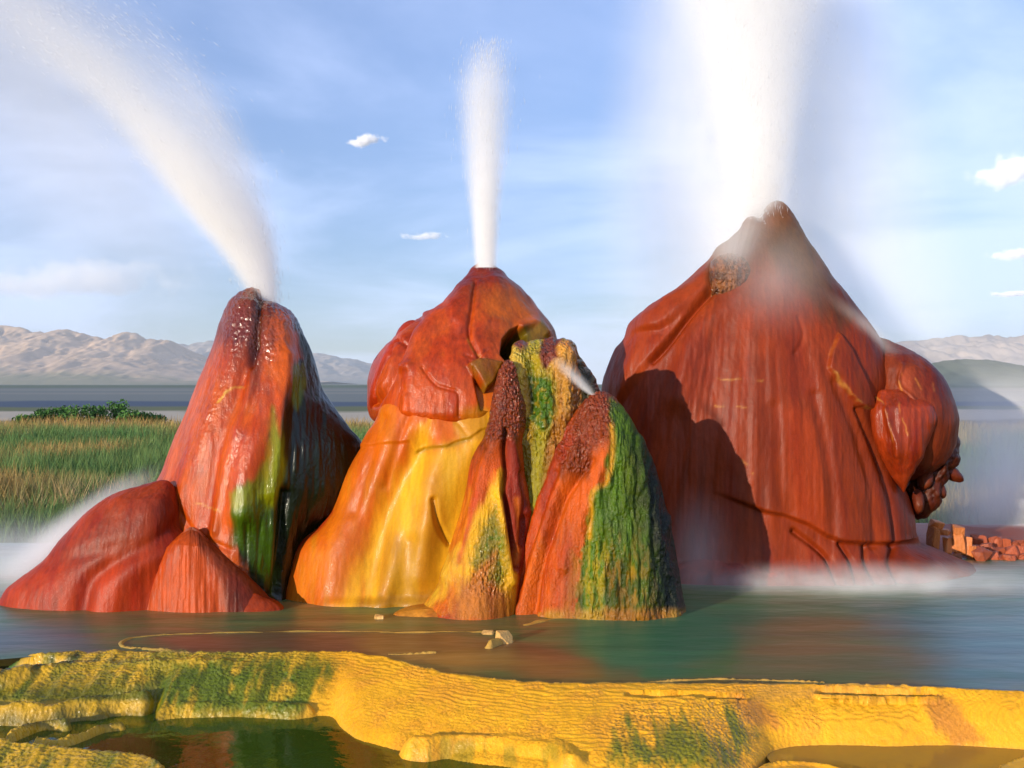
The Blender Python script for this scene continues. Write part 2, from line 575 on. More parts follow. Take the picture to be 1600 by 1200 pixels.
loft('foot_lobe', [(258, 749), (232, 754), (193, 763), (165, 777), (145, 791), (125, 809), (106, 830), (86, 855), (68, 876), (48, 892), (29, 905), (14, 918), (1, 940), (-10, 985)],
     [(258, 749), (272, 760), (282, 790), (294, 840), (310, 900), (330, 985)], 6.5,
     [(749, 0.10), (800, 0.20), (880, 0.26), (985, 0.30)], crest=[(750, 250), (800, 240), (900, 190), (985, 170)], back=0.6,
     nt_f=260, nt_b=50, nz=150, relief=rel_f1, paint=col_f1, parent=cone_a, mat=M_DRY, seed=2.0, label='low brownish red lobe at the cone foot').location = (1.55, -6.75, 0)
loft('foot_lobe', [(300, 822), (280, 834), (262, 852), (245, 880), (232, 915), (222, 948), (215, 985)],
     [(300, 822), (322, 838), (350, 868), (385, 900), (415, 935), (430, 955), (440, 985)], 6.33,
     [(822, 0.07), (880, 0.11), (950, 0.15), (985, 0.17)], crest=[(822, 300), (900, 318), (985, 330)], back=0.9,
     nt_f=200, nt_b=50, nz=120, relief=rel_f2, paint=col_f2, parent=cone_a, mat=M_DRY, seed=3.0, label='small fan shaped orange foot with dark streaked top').location = (1.55, -6.75, 0)
loft('foot_lobe', [(395, 926), (380, 930), (365, 938), (352, 950), (346, 975)], [(395, 926), (412, 932), (430, 940), (444, 952), (452, 975)], 6.28,
     [(926, 0.05), (975, 0.10)], back=1.0, nt_f=70, nt_b=20, nz=40, paint=lambda u, v, x, y, z: np.tile(RED * 0.8, u.shape + (1,)), parent=cone_a, mat=M_DRY, seed=4.0).location = (1.55, -6.75, 0)
for ch in cone_a.children:
    ch.location = (1.55, -6.75, 0)

# ====================================================================== MIDDLE CONE
cone_b = thing('geyser_cone', 'middle geyser cone with bulging red cap over a smooth orange and yellow skirt', 'geyser cone', (-0.2, 7.0, 0))
OB = (0.2, -7.0, 0)


def rel_cap(u, v, x, y, z):
    r = -0.022 * gline(u, v, [(742, 440), (738, 480), (733, 520), (745, 550), (752, 562)], 4)
    r += 0.016 * gline(u, v, [(720, 450), (712, 490), (722, 505)], 12)
    r += -0.012 * gline(u, v, [(660, 575), (680, 600), (700, 608), (716, 616), (717, 650)], 2.5)
    r += -0.008 * gline(u, v, [(727, 555), (745, 560), (760, 548)], 2.5)
    # lobe edges on the left shoulder
    r += -0.045 * gline(u, v, [(655, 495), (640, 515), (632, 535), (620, 560), (605, 600), (588, 630)], 5)
    r += -0.02 * gline(u, v, [(600, 533), (618, 530), (632, 535)], 4)
    r += 0.02 * gline(u, v, [(700, 470), (670, 500), (650, 540), (640, 600)], 14)
    r += 0.028 * gline(u, v, [(629, 575), (640, 574)], 8)
    r += 0.02 * gline(u, v, [(634, 620), (633, 640)], 7)
    # right of the cracks: stepped blocks
    r += 0.05 * sst(-2, 3, sdpoly(u, v, [(730, 572), (750, 562), (785, 568), (770, 600), (758, 615), (745, 600)]))
    r += -0.16 * sst(-3, 8, sdpoly(u, v, [(738, 580), (757, 612), (782, 590), (790, 640), (752, 640), (744, 610)]))
    r += -0.28 * sst(-3, 9, sdpoly(u, v, [(783, 553), (786, 530), (797, 517), (810, 510), (822, 522), (822, 540), (812, 565), (790, 562)]))
    r += 0.03 * gline(u, v, [(815, 510), (835, 505), (850, 520)], 8)
    r += 0.012 * gline(u, v, [(765, 500), (790, 505)], 8)
    r += 0.006 * fbm(u / 30, v / 30, u * 0, 3)
    return r


def col_cap(u, v, x, y, z):
    c = np.tile(P(0.55, 0.075, 0.008), u.shape + (1,))
    c = mixc(c, 0.8 * sst(500, 430, v + warp(u, v, 25, 20, 30)), P(0.22, 0.020, 0.010))
    c = mixc(c, 0.8 * region(u, v, [(750, 450), (800, 450), (830, 480), (850, 520), (810, 520), (790, 570), (762, 560), (748, 500)], 14, 10), P(0.52, 0.11, 0.014))
    c = mixc(c, 0.5 * region(u, v, [(640, 480), (720, 440), (680, 520), (640, 540)], 12, 12), P(0.34, 0.03, 0.014))
    c = mixc(c, 0.9 * region(u, v, [(728, 575), (750, 560), (800, 565), (790, 640), (745, 640), (752, 600)], 6, 6), P(0.30, 0.14, 0.02))
    c = mixc(c, 0.9 * region(u, v, [(784, 550), (800, 515), (825, 510), (835, 540), (815, 560)], 5, 5), P(0.05, 0.05, 0.008))
    c = mixc(c, 0.8 * region(u, v, [(815, 520), (845, 500), (862, 540), (830, 545)], 6, 8), OLIVE * 0.5)
    c = mixc(c, 0.8 * region(u, v, [(835, 450), (860, 480), (885, 540), (860, 530), (845, 490)], 8, 8), P(0.06, 0.028, 0.015))
    c = mixc(c, 0.4 * sst(628, 645, v) * sst(700, 740, u), OLIVE)
    c = mixc(c, 0.30 * gline(u, v, [(731, 530), (740, 548), (750, 556)], 1.8), PALEY)
    return c


def loft_cap():
    L = [(764, 410), (748, 413), (735, 424), (722, 440), (708, 460), (690, 478), (672, 488), (655, 493), (640, 503), (626, 515), (610, 532), (596, 552), (585, 573), (580, 600), (580, 628), (584, 648), (592, 655), (640, 664), (690, 669)]
    R = [(764, 410), (776, 413), (788, 420), (797, 432), (815, 446), (830, 464), (840, 480), (850, 492), (862, 508), (870, 528), (880, 570), (888, 610), (890, 640), (884, 652), (870, 658), (830, 664), (780, 669)]
    return loft('mineral_cap', L, R, 7.12,
                [(410, 0.06), (450, 0.24), (520, 0.46), (600, 0.63), (640, 0.67), (652, 0.65), (660, 0.50), (669, 0.3)],
                crest=[(410, 764), (520, 720), (640, 700), (670, 720)], back=0.75, expo=2.15, nt_f=360, nt_b=60, nz=230,
                relief=rel_cap, paint=col_cap, parent=cone_b, seed=5.0, lump=0.03, flute=0.006, label='bulging red upper cap with cracks and a dark hole')


loft_cap()


def rel_skirt(u, v, x, y, z):
    r = 0.014 * sst(-1.5, 2.5, sdpoly(u, v, [(560, 560), (900, 560), (900, 640), (752, 672), (735, 684), (712, 690), (700, 697), (680, 699), (662, 700), (648, 706), (640, 690), (560, 700)]))
    r += 0.05 * gline(u, v, [(745, 690), (715, 740), (660, 830), (620, 900), (585, 950)], 30)
    r += -0.05 * gline(u, v, [(660, 700), (620, 760), (590, 840), (575, 950)], 22)
    r += 0.03 * gline(u, v, [(600, 690), (570, 770), (530, 850), (510, 950)], 26)
    r += -0.02 * gline(u, v, [(600, 655), (578, 730), (556, 800)], 10)
    r += -0.014 * gline(u, v, [(640, 650), (620, 700), (600, 760)], 6)
    r += -0.035 * gline(u, v, [(678, 780), (684, 815), (695, 840), (702, 850)], 4)
    r += -0.03 * gline(u, v, [(640, 850), (630, 900), (620, 945)], 16)
    r += 0.035 * gline(u, v, [(690, 700), (672, 760), (668, 830), (662, 900)], 20)
    r += -0.006 * gline(u, v, [(698, 650), (716, 662), (730, 680)], 2.5)
    r += 0.03 * sst(930, 946, v) * gline(u, v, [(540, 952), (640, 940), (680, 930)], 30)
    return r


def col_skirt(u, v, x, y, z):
    c = np.tile(P(0.70, 0.14, 0.008), u.shape + (1,))
    c = mixc(c, region(u, v, [(640, 710), (660, 662), (672, 700), (700, 700), (735, 686), (760, 650), (900, 640), (900, 960), (520, 960), (548, 900), (570, 850), (600, 780)], 16, 14, 14, 80), YELLOW)
    c = mixc(c, 0.5 * sst(-0.1, 0.5, fbm(u / 15, v / 170, u * 0 + 31, 3)), P(0.80, 0.25, 0.012))
    c = mixc(c, 0.35 * sst(0.0, 0.5, fbm(u / 11, v / 120, u * 0 + 41, 3)) * sst(700, 800, v), OLIVE)
    c = mixc(c, 0.9 * region(u, v, [(706, 650), (760, 640), (770, 690), (720, 690)], 5, 8), OCHRE)
    c = mixc(c, 0.85 * region(u, v, [(655, 665), (672, 655), (668, 700), (652, 705)], 6, 6), YELLOW)
    c = mixc(c, 0.6 * region(u, v, [(690, 700), (740, 690), (735, 760), (700, 850), (640, 950), (590, 950), (640, 850)], 24, 16), P(0.60, 0.34, 0.035))
    c = mixc(c, 0.55 * region(u, v, [(600, 840), (680, 830), (700, 860), (690, 930), (580, 950), (585, 880)], 18, 14), OCHRE * 0.72)
    c = mixc(c, 0.9 * gline(u, v, [(500, 870), (480, 910), (460, 950)], 16), P(0.78, 0.22, 0.015))
    c = mixc(c, 0.6 * gline(u, v, [(468, 850), (450, 890), (440, 945)], 8), P(0.5, 0.03, 0.008))
    c = mixc(c, 0.6 * region(u, v, [(530, 800), (560, 760), (560, 860), (540, 940), (520, 940)], 12, 12), P(0.6, 0.12, 0.01))
    c = mixc(c, 0.6 * gline(u, v, [(650, 706), (675, 699), (700, 697), (735, 685)], 4), OLIVE * 0.7)
    c = mixc(c, 0.75 * gline(u, v, [(460, 858), (500, 825), (520, 800)], 4), P(0.45, 0.02, 0.015))
    c = mixc(c, 0.7 * region(u, v, [(560, 935), (680, 925), (700, 960), (560, 960)], 6, 6), P(0.45, 0.22, 0.03))
    return c


loft('mineral_skirt',
     [(720, 560), (660, 580), (620, 610), (596, 640), (588, 660), (572, 688), (550, 725), (535, 760), (520, 800), (500, 822), (474, 842), (458, 860), (450, 890), (440, 925), (432, 950), (424, 985)],
     [(720, 560), (790, 580), (840, 620), (880, 660), (910, 720), (930, 780), (944, 850), (955, 940), (960, 985)],
     6.72, [(560, 0.05), (620, 0.20), (660, 0.245), (700, 0.26), (800, 0.28), (900, 0.33), (950, 0.37), (985, 0.39)],
     crest=[(560, 720), (660, 700), (800, 650), (985, 620)], back=0.85, expo=2.1, nt_f=380, nt_b=60, nz=230, relief=rel_skirt, paint=col_skirt,
     parent=cone_b, mat=M_SMO, seed=6.0, lump=0.012, flute=0.002, var=0.4, label='smooth flaring orange and yellow lower skirt')


def simple_lobe(name, parent, off, px, py, rx, ry, D, dep, col, mat=None, relief=None, tilt=0.0, nt=110, nz=70, seed=0.0, label=None, expo=2.0, lump=0.012, point=0.0):
    ts = np.linspace(0, math.pi, 13)
    L, R = [], []
    for t in ts:
        yy = py - ry * math.cos(t)
        w = rx * math.sin(t) ** (0.9 if t < 1.57 else 0.9 + point)
        sh = tilt * (yy - py)
        L.append((px + sh - w, yy)); R.append((px + sh + w, yy))
    o = loft(name, L, R, D, [(py - ry, dep * .3), (py - .6 * ry, dep * .85), (py, dep), (py + .6 * ry, dep * .8), (py + ry, dep * .05)], back=1.0, nt_f=nt, nt_b=40, nz=nz,
             relief=relief, paint=col if callable(col) else (lambda u, v, x, y, z: np.tile(col, u.shape + (1,)) * (1 + 0.3 * fbm(u / 20, v / 30, u * 0 + seed, 3))[..., None]),
             mat=mat, parent=parent, seed=seed, label=label, expo=expo, lump=lump, flute=0.004)
    o.location = off
    return o


simple_lobe('shoulder_lobe', cone_b, OB, 605, 585, 21, 56, 6.85, 0.12, P(0.46, 0.040, 0.010), tilt=-0.32, seed=11.0)
simple_lobe('shoulder_lobe', cone_b, OB, 636, 522, 17, 22, 6.98, 0.10, P(0.40, 0.034, 0.012), tilt=-0.4, seed=12.0, nt=80, nz=50)
simple_lobe('shoulder_lobe', cone_b, OB, 589, 600, 12, 48, 7.0, 0.10, P(0.12, 0.02, 0.012), tilt=-0.1, seed=14.0, nt=80, nz=50)
for ch in cone_b.children:
    ch.location = OB

# ====================================================================== FRONT CENTRE MOUND
cone_c = thing('geyser_mound', 'front centre knobbly mound in yellow, green and dark red with two spouting peaks', 'geyser mound', (0.2, 6.4, 0))
OC = (-0.2, -6.4, 0)


def rel_c1(u, v, x, y, z):
    top = region(u, v, [(780, 520), (950, 520), (940, 640), (880, 700), (800, 700), (790, 600)], 12, 8)
    r = top * nodules(u, v, 11.0, 0.022)
    r += top * 0.016 * fbm(u / 7, v / 40, u * 0, 3)
    low = sst(640, 700, v)
    r += low * 0.010 * fbm(u / 5, v / 26, u * 0, 3) + low * nodules(u, v, 6, 0.006, 3.0)
    r += 0.05 * gline(u, v, [(815, 548), (808, 600), (812, 660), (805, 720)], 10)
    r += -0.04 * gline(u, v, [(830, 560), (832, 640)], 8)
    r += 0.05 * gline(u, v, [(883, 545), (886, 600), (880, 650)], 14)
    r += 0.03 * gline(u, v, [(850, 620), (850, 660)], 12)
    r += -0.03 * gline(u, v, [(905, 560), (915, 600), (920, 640)], 7)
    rib = sst(1.0, 1.4, u * 0 + 2) * region(u, v, [(880, 760), (1050, 760), (1080, 960), (880, 960)], 10, 8)
    r += rib * 0.03 * fbm(u / 9, v / 60, u * 0 + 2, 3)
    return r, np.maximum(top, 0.6 * low)


def col_c1(u, v, x, y, z):
    c = np.tile(P(0.46, 0.34, 0.03), u.shape + (1,))
    f = fbm(u / 9, v / 30, u * 0 + 5, 3)
    c = mixc(c, sst(-0.1, 0.35, f) * 0.8, LGREEN * 0.8)
    c = mixc(c, region(u, v, [(826, 585), (868, 590), (872, 640), (862, 665), (850, 672), (826, 655), (822, 620)], 5, 8, 8, 12), GREEN * 1.2)
    c = mixc(c, 0.8 * sst(0.1, 0.5, fbm(u / 6, v / 7, u * 0 + 8, 2)) * sst(560, 600, v) * sst(700, 660, v), OLIVE)
    c = mixc(c, region(u, v, [(798, 548), (818, 545), (822, 600), (828, 650), (815, 665), (803, 740), (795, 740), (806, 660), (800, 590)], 4, 5), PALEY * 0.9)
    c = mixc(c, region(u, v, [(852, 560), (900, 545), (912, 590), (900, 680), (870, 660), (866, 600)], 8, 8), P(0.55, 0.26, 0.06))
    c = mixc(c, region(u, v, [(818, 530), (828, 540), (820, 556), (806, 552), (812, 540)], 3, 5), P(0.22, 0.03, 0.02))
    c = mixc(c, region(u, v, [(848, 525), (880, 530), (872, 560), (850, 575), (842, 556)], 4, 6), P(0.20, 0.035, 0.025))
    c = mixc(c, region(u, v, [(868, 548), (888, 540), (890, 556), (872, 560)], 4, 3), P(0.75, 0.33, 0.06))
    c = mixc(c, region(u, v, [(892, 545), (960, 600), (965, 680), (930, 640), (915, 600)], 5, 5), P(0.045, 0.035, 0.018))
    c = mixc(c, region(u, v, [(868, 650), (900, 640), (880, 720), (850, 760), (840, 740), (855, 690)], 6, 8), P(0.40, 0.16, 0.03))
    c = mixc(c, 0.85 * region(u, v, [(812, 690), (850, 680), (850, 740), (835, 800), (822, 880), (805, 900), (818, 790)], 8, 8), P(0.30, 0.26, 0.02))
    return c


loft('mound_core',
     [(858, 529), (842, 531), (822, 538), (808, 546), (801, 560), (797, 590), (795, 640), (790, 700), (782, 770), (770, 850), (755, 930), (745, 985)],
     [(858, 529), (872, 533), (888, 541), (903, 553), (918, 572), (930, 594), (938, 616), (950, 650), (975, 720), (1000, 800), (1020, 880), (1035, 985)],
     6.5, [(529, 0.07), (560, 0.16), (620, 0.22), (700, 0.26), (850, 0.27), (985, 0.29)], crest=[(530, 858), (700, 850), (985, 860)],
     back=0.8, expo=2.2, nt_f=330, nt_b=60, nz=300, relief=rel_c1, paint=col_c1, parent=cone_c, mat=M_NOD, seed=21.0, lump=0.02, label='yellow and green nodular crest between the two peaks')


def rel_c2(u, v, x, y, z):
    top = region(u, v, [(760, 540), (830, 560), (830, 660), (800, 690), (758, 690), (755, 640)], 10, 6)
    r = top * nodules(u, v, 5.5, 0.013, 1.0)
    r += -0.05 * gline(u, v, [(790, 672), (788, 700), (791, 735), (786, 765), (792, 790), (800, 840), (806, 890)], 4)
    r += 0.030 * gline(u, v, [(800, 690), (806, 730), (812, 770), (820, 800)], 7)
    r += -0.03 * gline(u, v, [(812, 740), (818, 790), (816, 850)], 5)
    r += 0.028 * gline(u, v, [(780, 680), (760, 720), (745, 780), (726, 850), (700, 900)], 12)
    r += -0.012 * gline(u, v, [(758, 700), (742, 740), (728, 800), (722, 850)], 6)
    r += 0.024 * gline(u, v, [(776, 740), (782, 800), (790, 860), (800, 910)], 7)
    tri = region(u, v, [(776, 760), (788, 830), (792, 930), (730, 930), (735, 880), (752, 830)], 8, 6)
    r += tri * (nodules(u, v, 7, 0.006, 4.0) - 0.012)
    lo = sst(690, 760, v)
    r += lo * 0.004 * fbm(u / 4, v / 30, u * 0, 3)
    return r, np.clip(top + tri * 0.9 + 0.15 * lo, 0, 1)


def col_c2(u, v, x, y, z):
    c = np.tile(P(0.56, 0.080, 0.008), u.shape + (1,))
    top = region(u, v, [(740, 540), (850, 540), (835, 660), (805, 690), (780, 690), (750, 730), (735, 700)], 14, 10)
    c = mixc(c, top, P(0.27, 0.042, 0.006))
    c = mixc(c, top * sst(0.05, 0.4, fbm(u / 3, v / 3, u * 0, 2)) * 0.6, MAROON * 0.6)
    c = mixc(c, region(u, v, [(776, 735), (790, 735), (788, 800), (800, 850), (808, 900), (800, 960), (690, 960), (640, 960), (700, 860), (724, 840), (745, 800), (765, 770)], 6, 8), YELLOW * 0.95)
    c = mixc(c, region(u, v, [(640, 960), (690, 880), (704, 850), (718, 800), (732, 760), (742, 770), (728, 840), (716, 880), (705, 960)], 6, 6), P(0.72, 0.20, 0.015))
    c = mixc(c, 0.9 * gline(u, v, [(750, 770), (735, 830), (720, 880)], 4), P(0.60, 0.07, 0.010))
    c = mixc(c, region(u, v, [(700, 870), (722, 850), (712, 900), (700, 930), (650, 965), (640, 960), (670, 930)], 8, 8), PALEY * P(1, 0.9, 0.6))
    c = mixc(c, region(u, v, [(774, 790), (786, 830), (790, 900), (770, 925), (740, 890), (736, 880), (752, 830)], 7, 9, 6, 14), OLIVE * 0.8)
    c = mixc(c, 0.7 * sst(0.0, 0.4, fbm(u / 5, v / 8, u * 0 + 3, 3)) * region(u, v, [(774, 790), (786, 830), (790, 900), (770, 925), (740, 890)], 6, 6), GREEN * 1.6)
    c = mixc(c, region(u, v, [(735, 895), (778, 860), (765, 905), (790, 925), (800, 970), (700, 970), (712, 930)], 9, 8), P(0.52, 0.16, 0.03))
    c = mixc(c, region(u, v, [(789, 680), (800, 690), (815, 740), (826, 790), (826, 860), (812, 900), (798, 860), (786, 790), (792, 740)], 4, 4), P(0.26, 0.020, 0.010))
    c = mixc(c, 0.9 * gline(u, v, [(806, 780), (812, 830), (808, 880)], 4), P(0.62, 0.13, 0.014))
    return c


loft('red_peak',
     [(794, 562), (786, 568), (779, 580), (774, 600), (770, 620), (765, 650), (757, 680), (745, 700), (736, 722), (730, 760), (720, 805), (706, 850), (694, 890), (680, 920), (662, 945), (645, 985)],
     [(794, 562), (803, 568), (808, 582), (814, 610), (822, 640), (822, 668), (818, 690), (820, 730), (828, 770), (830, 800), (826, 850), (820, 900), (812, 985)],
     6.28, [(562, 0.04), (620, 0.10), (700, 0.14), (850, 0.20), (940, 0.28), (985, 0.32)], crest=[(562, 794), (700, 780), (800, 765), (985, 735)],
     back=1.2, expo=1.9, nt_f=230, nt_b=40, nz=290, relief=rel_c2, paint=col_c2, parent=cone_c, mat=M_NOD, seed=22.0, lump=0.012, label='left dark red peak running down to a yellow foot')


def rel_c3(u, v, x, y, z):
    top = region(u, v, [(925, 605), (965, 620), (962, 660), (940, 690), (915, 740), (880, 735), (875, 690), (890, 650)], 10, 8)
    r = top * nodules(u, v, 5.5, 0.013, 2.0)
    r += 0.035 * gline(u, v, [(905, 700), (870, 770), (850, 830), (828, 900), (815, 960)], 9)
    r += -0.030 * gline(u, v, [(925, 720), (885, 775), (868, 820), (850, 870), (838, 920), (832, 970)], 6)
    r += 0.030 * gline(u, v, [(880, 700), (862, 750), (842, 800), (822, 870), (800, 960)], 8)
    r += -0.020 * gline(u, v, [(872, 740), (852, 800), (830, 870), (812, 940)], 5)
    r += 0.028 * gline(u, v, [(950, 680), (930, 760), (900, 820), (880, 880), (860, 960)], 14)
    r += -0.02 * gline(u, v, [(880, 900), (866, 940)], 8)
    gr = region(u, v, [(955, 640), (975, 640), (1070, 800), (1090, 970), (895, 970), (905, 870), (925, 770), (960, 700)], 8, 8)
    r += gr * (0.030 * fbm(u / 8.5, v / 34, u * 0, 3) + nodules(u, v, 7, 0.007, 5.0))
    r += (1 - gr) * 0.007 * fbm(u / 5, v / 40, u * 0, 4)
    return r, np.clip(top + gr * 0.40 * sst(990, 950, u) + 0.2 * sst(700, 800, v) + 0.06, 0, 1)


def col_c3(u, v, x, y, z):
    c = np.tile(P(0.62, 0.100, 0.008), u.shape + (1,))
    top = region(u, v, [(920, 600), (970, 610), (965, 670), (940, 700), (915, 750), (878, 745), (868, 700), (888, 650)], 12, 12)
    c = mixc(c, top, P(0.26, 0.040, 0.006))
    c = mixc(c, 0.5 * region(u, v, [(885, 640), (860, 720), (820, 850), (795, 960), (812, 960), (838, 850), (872, 750), (900, 690)], 6, 6), P(0.44, 0.035, 0.010))
    c = mixc(c, 0.8 * region(u, v, [(868, 770), (850, 830), (828, 900), (815, 970), (830, 970), (845, 900), (862, 840), (878, 790)], 4, 4), P(0.70, 0.13, 0.012))
    gb = region(u, v, [(948, 618), (990, 640), (1100, 800), (1110, 1000), (890, 1000), (905, 900), (912, 850), (924, 780), (925, 765), (945, 755), (952, 700), (955, 660)], 4, 9, 8, 18)
    c = mixc(c, gb, GREEN * P(1.5, 1.35, 1.0))
    f = fbm(u / 4, v / 14, u * 0 + 3, 3)
    c = mixc(c, gb * sst(820, 900, v + 25 * f) * sst(1050, 990, u) * sst(-0.3, 0.3, f) * 0.9, OLIVE)
    c = mixc(c, gb * sst(985, 1030, u + (v - 800) * -0.12 + 10 * f), SHADE_GREEN * 0.35)  # shade on the side turned from the sun, painted near black
    c = mixc(c, 0.9 * gline(u, v, [(954, 665), (957, 700), (950, 750), (928, 768), (924, 800), (920, 840)], 4), P(0.66, 0.30, 0.02))
    c = mixc(c, 0.8 * region(u, v, [(895, 860), (908, 880), (900, 930), (890, 960), (880, 950)], 6, 8), P(0.50, 0.20, 0.02))
    c = mixc(c, 0.8 * sst(945, 960, v) * region(u, v, [(850, 935), (1080, 925), (1080, 1000), (850, 1000)], 6, 5), P(0.50, 0.26, 0.05))
    return c


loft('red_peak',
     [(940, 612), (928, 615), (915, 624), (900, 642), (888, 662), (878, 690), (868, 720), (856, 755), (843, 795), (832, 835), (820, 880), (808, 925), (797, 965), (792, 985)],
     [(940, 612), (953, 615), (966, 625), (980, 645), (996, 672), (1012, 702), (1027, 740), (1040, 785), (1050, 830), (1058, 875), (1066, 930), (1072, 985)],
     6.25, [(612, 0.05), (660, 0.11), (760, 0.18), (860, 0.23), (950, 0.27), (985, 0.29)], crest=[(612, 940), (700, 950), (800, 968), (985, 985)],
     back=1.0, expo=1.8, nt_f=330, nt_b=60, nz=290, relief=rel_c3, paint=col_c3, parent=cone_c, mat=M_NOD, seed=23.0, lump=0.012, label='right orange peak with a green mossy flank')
simple_lobe('mineral_toe', cone_c, OC, 868, 962, 28, 12, 6.10, 0.06, P(0.62, 0.26, 0.06), seed=24.0, nt=60, nz=30)
simple_lobe('mineral_toe', cone_c, OC, 700, 964, 88, 14, 6.12, 0.09, P(0.60, 0.24, 0.05), seed=25.0, nt=80, nz=30)
for ch in cone_c.children:
    ch.location = OC

# ====================================================================== RIGHT CONE
cone_d = thing('geyser_cone', 'largest geyser cone, brick red dome with vertical ribs and a hanging side lobe', 'geyser cone', (1.8, 8.0, 0))
OD = (-1.8, -8.0, 0)
SHELF = [(1080, 760), (1130, 775), (1195, 800), (1225, 806), (1262, 820), (1290, 838), (1312, 847), (1350, 850), (1400, 850), (1440, 850)]


def rel_d(u, v, x, y, z):
    body = sst(-2, 4, sdpoly(u, v, SHELF + [(1500, 300), (800, 300), (800, 700)]))
    r = 0.050 * body * sst(1100, 1190, u)
    up = sst(-3, 9, sdpoly(u, v, [(900, 540), (975, 531), (1000, 521), (1035, 518), (1060, 502), (1085, 482), (1112, 460), (1125, 380), (900, 380)]))
    ins_ = sst(0, 45, u - np.interp(v, [385, 402, 425, 450, 478, 498, 520, 546, 572, 600, 700], [1125, 1103, 1080, 1052, 1008, 985, 976, 962, 950, 941, 930]))
    r += 0.04 * up * ins_
    lf = sst(-3, 10, sdpoly(u, v, [(1120, 455), (1085, 492), (1060, 522), (1040, 548), (1015, 572), (985, 610), (955, 650), (880, 700), (880, 380), (1120, 380)]))
    r += 0.045 * lf * ins_ * (1 + 0.3 * fbm(u / 30, v / 30, u * 0, 2))
    r += -0.05 * gline(u, v, [(1182, 330), (1188, 344)], 8)
    r += -0.035 * gline(u, v, [(1110, 462), (1085, 490), (1060, 520), (1040, 545), (1020, 566)], 3.5)
    r += 0.04 * gline(u, v, [(1150, 470), (1110, 500), (1080, 550), (1060, 620)], 22)
    w = sst(480, 600, v)
    dist = (u - 1190) / (0.35 + (v - 330) / 700.0)
    r += w * 0.022 * fbm(dist / 42, v / 500, u * 0 + 3, 2) * sst(860, 800, v)
    r += w * 0.006 * fbm(dist / 16, v / 400, u * 0 + 7, 2)
    r += -0.022 * gline(u, v, [(1300, 600), (1330, 680), (1352, 760), (1362, 850)], 8)
    r += -0.018 * gline(u, v, [(1270, 620), (1290, 720), (1300, 840)], 9)
    r += -0.016 * gline(u, v, [(1205, 640), (1210, 740), (1228, 800)], 12)
    r += -0.03 * gline(u, v, [(1330, 640), (1362, 720), (1384, 790), (1390, 850)], 4)
    # flap near the right shoulder
    r += 0.030 * sst(-1.5, 3, sdpoly(u, v, [(1303, 525), (1322, 550), (1345, 600), (1358, 640), (1330, 636), (1305, 600), (1287, 578), (1292, 550)]))
    r += -0.010 * gline(u, v, [(1245, 500), (1252, 530), (1240, 555)], 4)
    # skirt fan
    for ln in ([(1312, 850), (1330, 880), (1340, 915)], [(1350, 855), (1352, 880), (1372, 915)], [(1395, 855), (1390, 880), (1405, 910)], [(1240, 830), (1290, 870), (1310, 915)]):
        r += -0.04 * gline(u, v, ln, 4)
    r += sst(850, 880, v) * 0.012 * fbm(u / 9, v / 80, u * 0, 3)
    r += 0.0022 * fbm(u / 3.6, v / 110, u * 0, 3)
    return r


def col_d(u, v, x, y, z):
    c = np.tile(BRICK, u.shape + (1,))
    dist = (u - 1190) / (0.35 + (v - 330) / 700.0)
    st = fbm(dist / 9, v / 260, u * 0 + 1, 4, 0.6)
    c = mixc(c, sst(-0.05, 0.6, st) * 0.6, P(0.19, 0.030, 0.014))
    c = mixc(c, sst(0.0, -0.6, st) * 0.45, P(0.40, 0.050, 0.009))
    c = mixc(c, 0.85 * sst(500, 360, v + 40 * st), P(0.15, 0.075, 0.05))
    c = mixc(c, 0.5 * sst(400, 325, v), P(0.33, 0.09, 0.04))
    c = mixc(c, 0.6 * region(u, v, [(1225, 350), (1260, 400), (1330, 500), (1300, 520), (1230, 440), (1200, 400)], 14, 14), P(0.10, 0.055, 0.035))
    c = mixc(c, 0.6 * region(u, v, [(900, 400), (1110, 400), (1108, 470), (1020, 570), (940, 660)], 10, 6), P(0.40, 0.050, 0.010))
    c = mixc(c, 0.6 * region(u, v, [(1180, 560), (1205, 560), (1210, 800), (1180, 780)], 10, 10), DBRICK * 0.7)
    c = mixc(c, 0.35 * region(u, v, [(1215, 640), (1262, 640), (1285, 830), (1240, 810)], 10, 8), P(0.55, 0.06, 0.01))
    for ln in ([(1118, 635), (1140, 636), (1165, 638)], [(1120, 592), (1150, 594), (1190, 597)], [(1288, 576), (1305, 598), (1330, 630), (1350, 640)], [(1148, 712), (1162, 722), (1175, 740)]):
        c = mixc(c, 0.55 * vein(u, v, ln), P(0.70, 0.35, 0.15))
    c = mixc(c, 0.5 * vein(u, v, [(1303, 525), (1292, 552), (1287, 578)], 1.5), P(0.6, 0.15, 0.04))
    return c


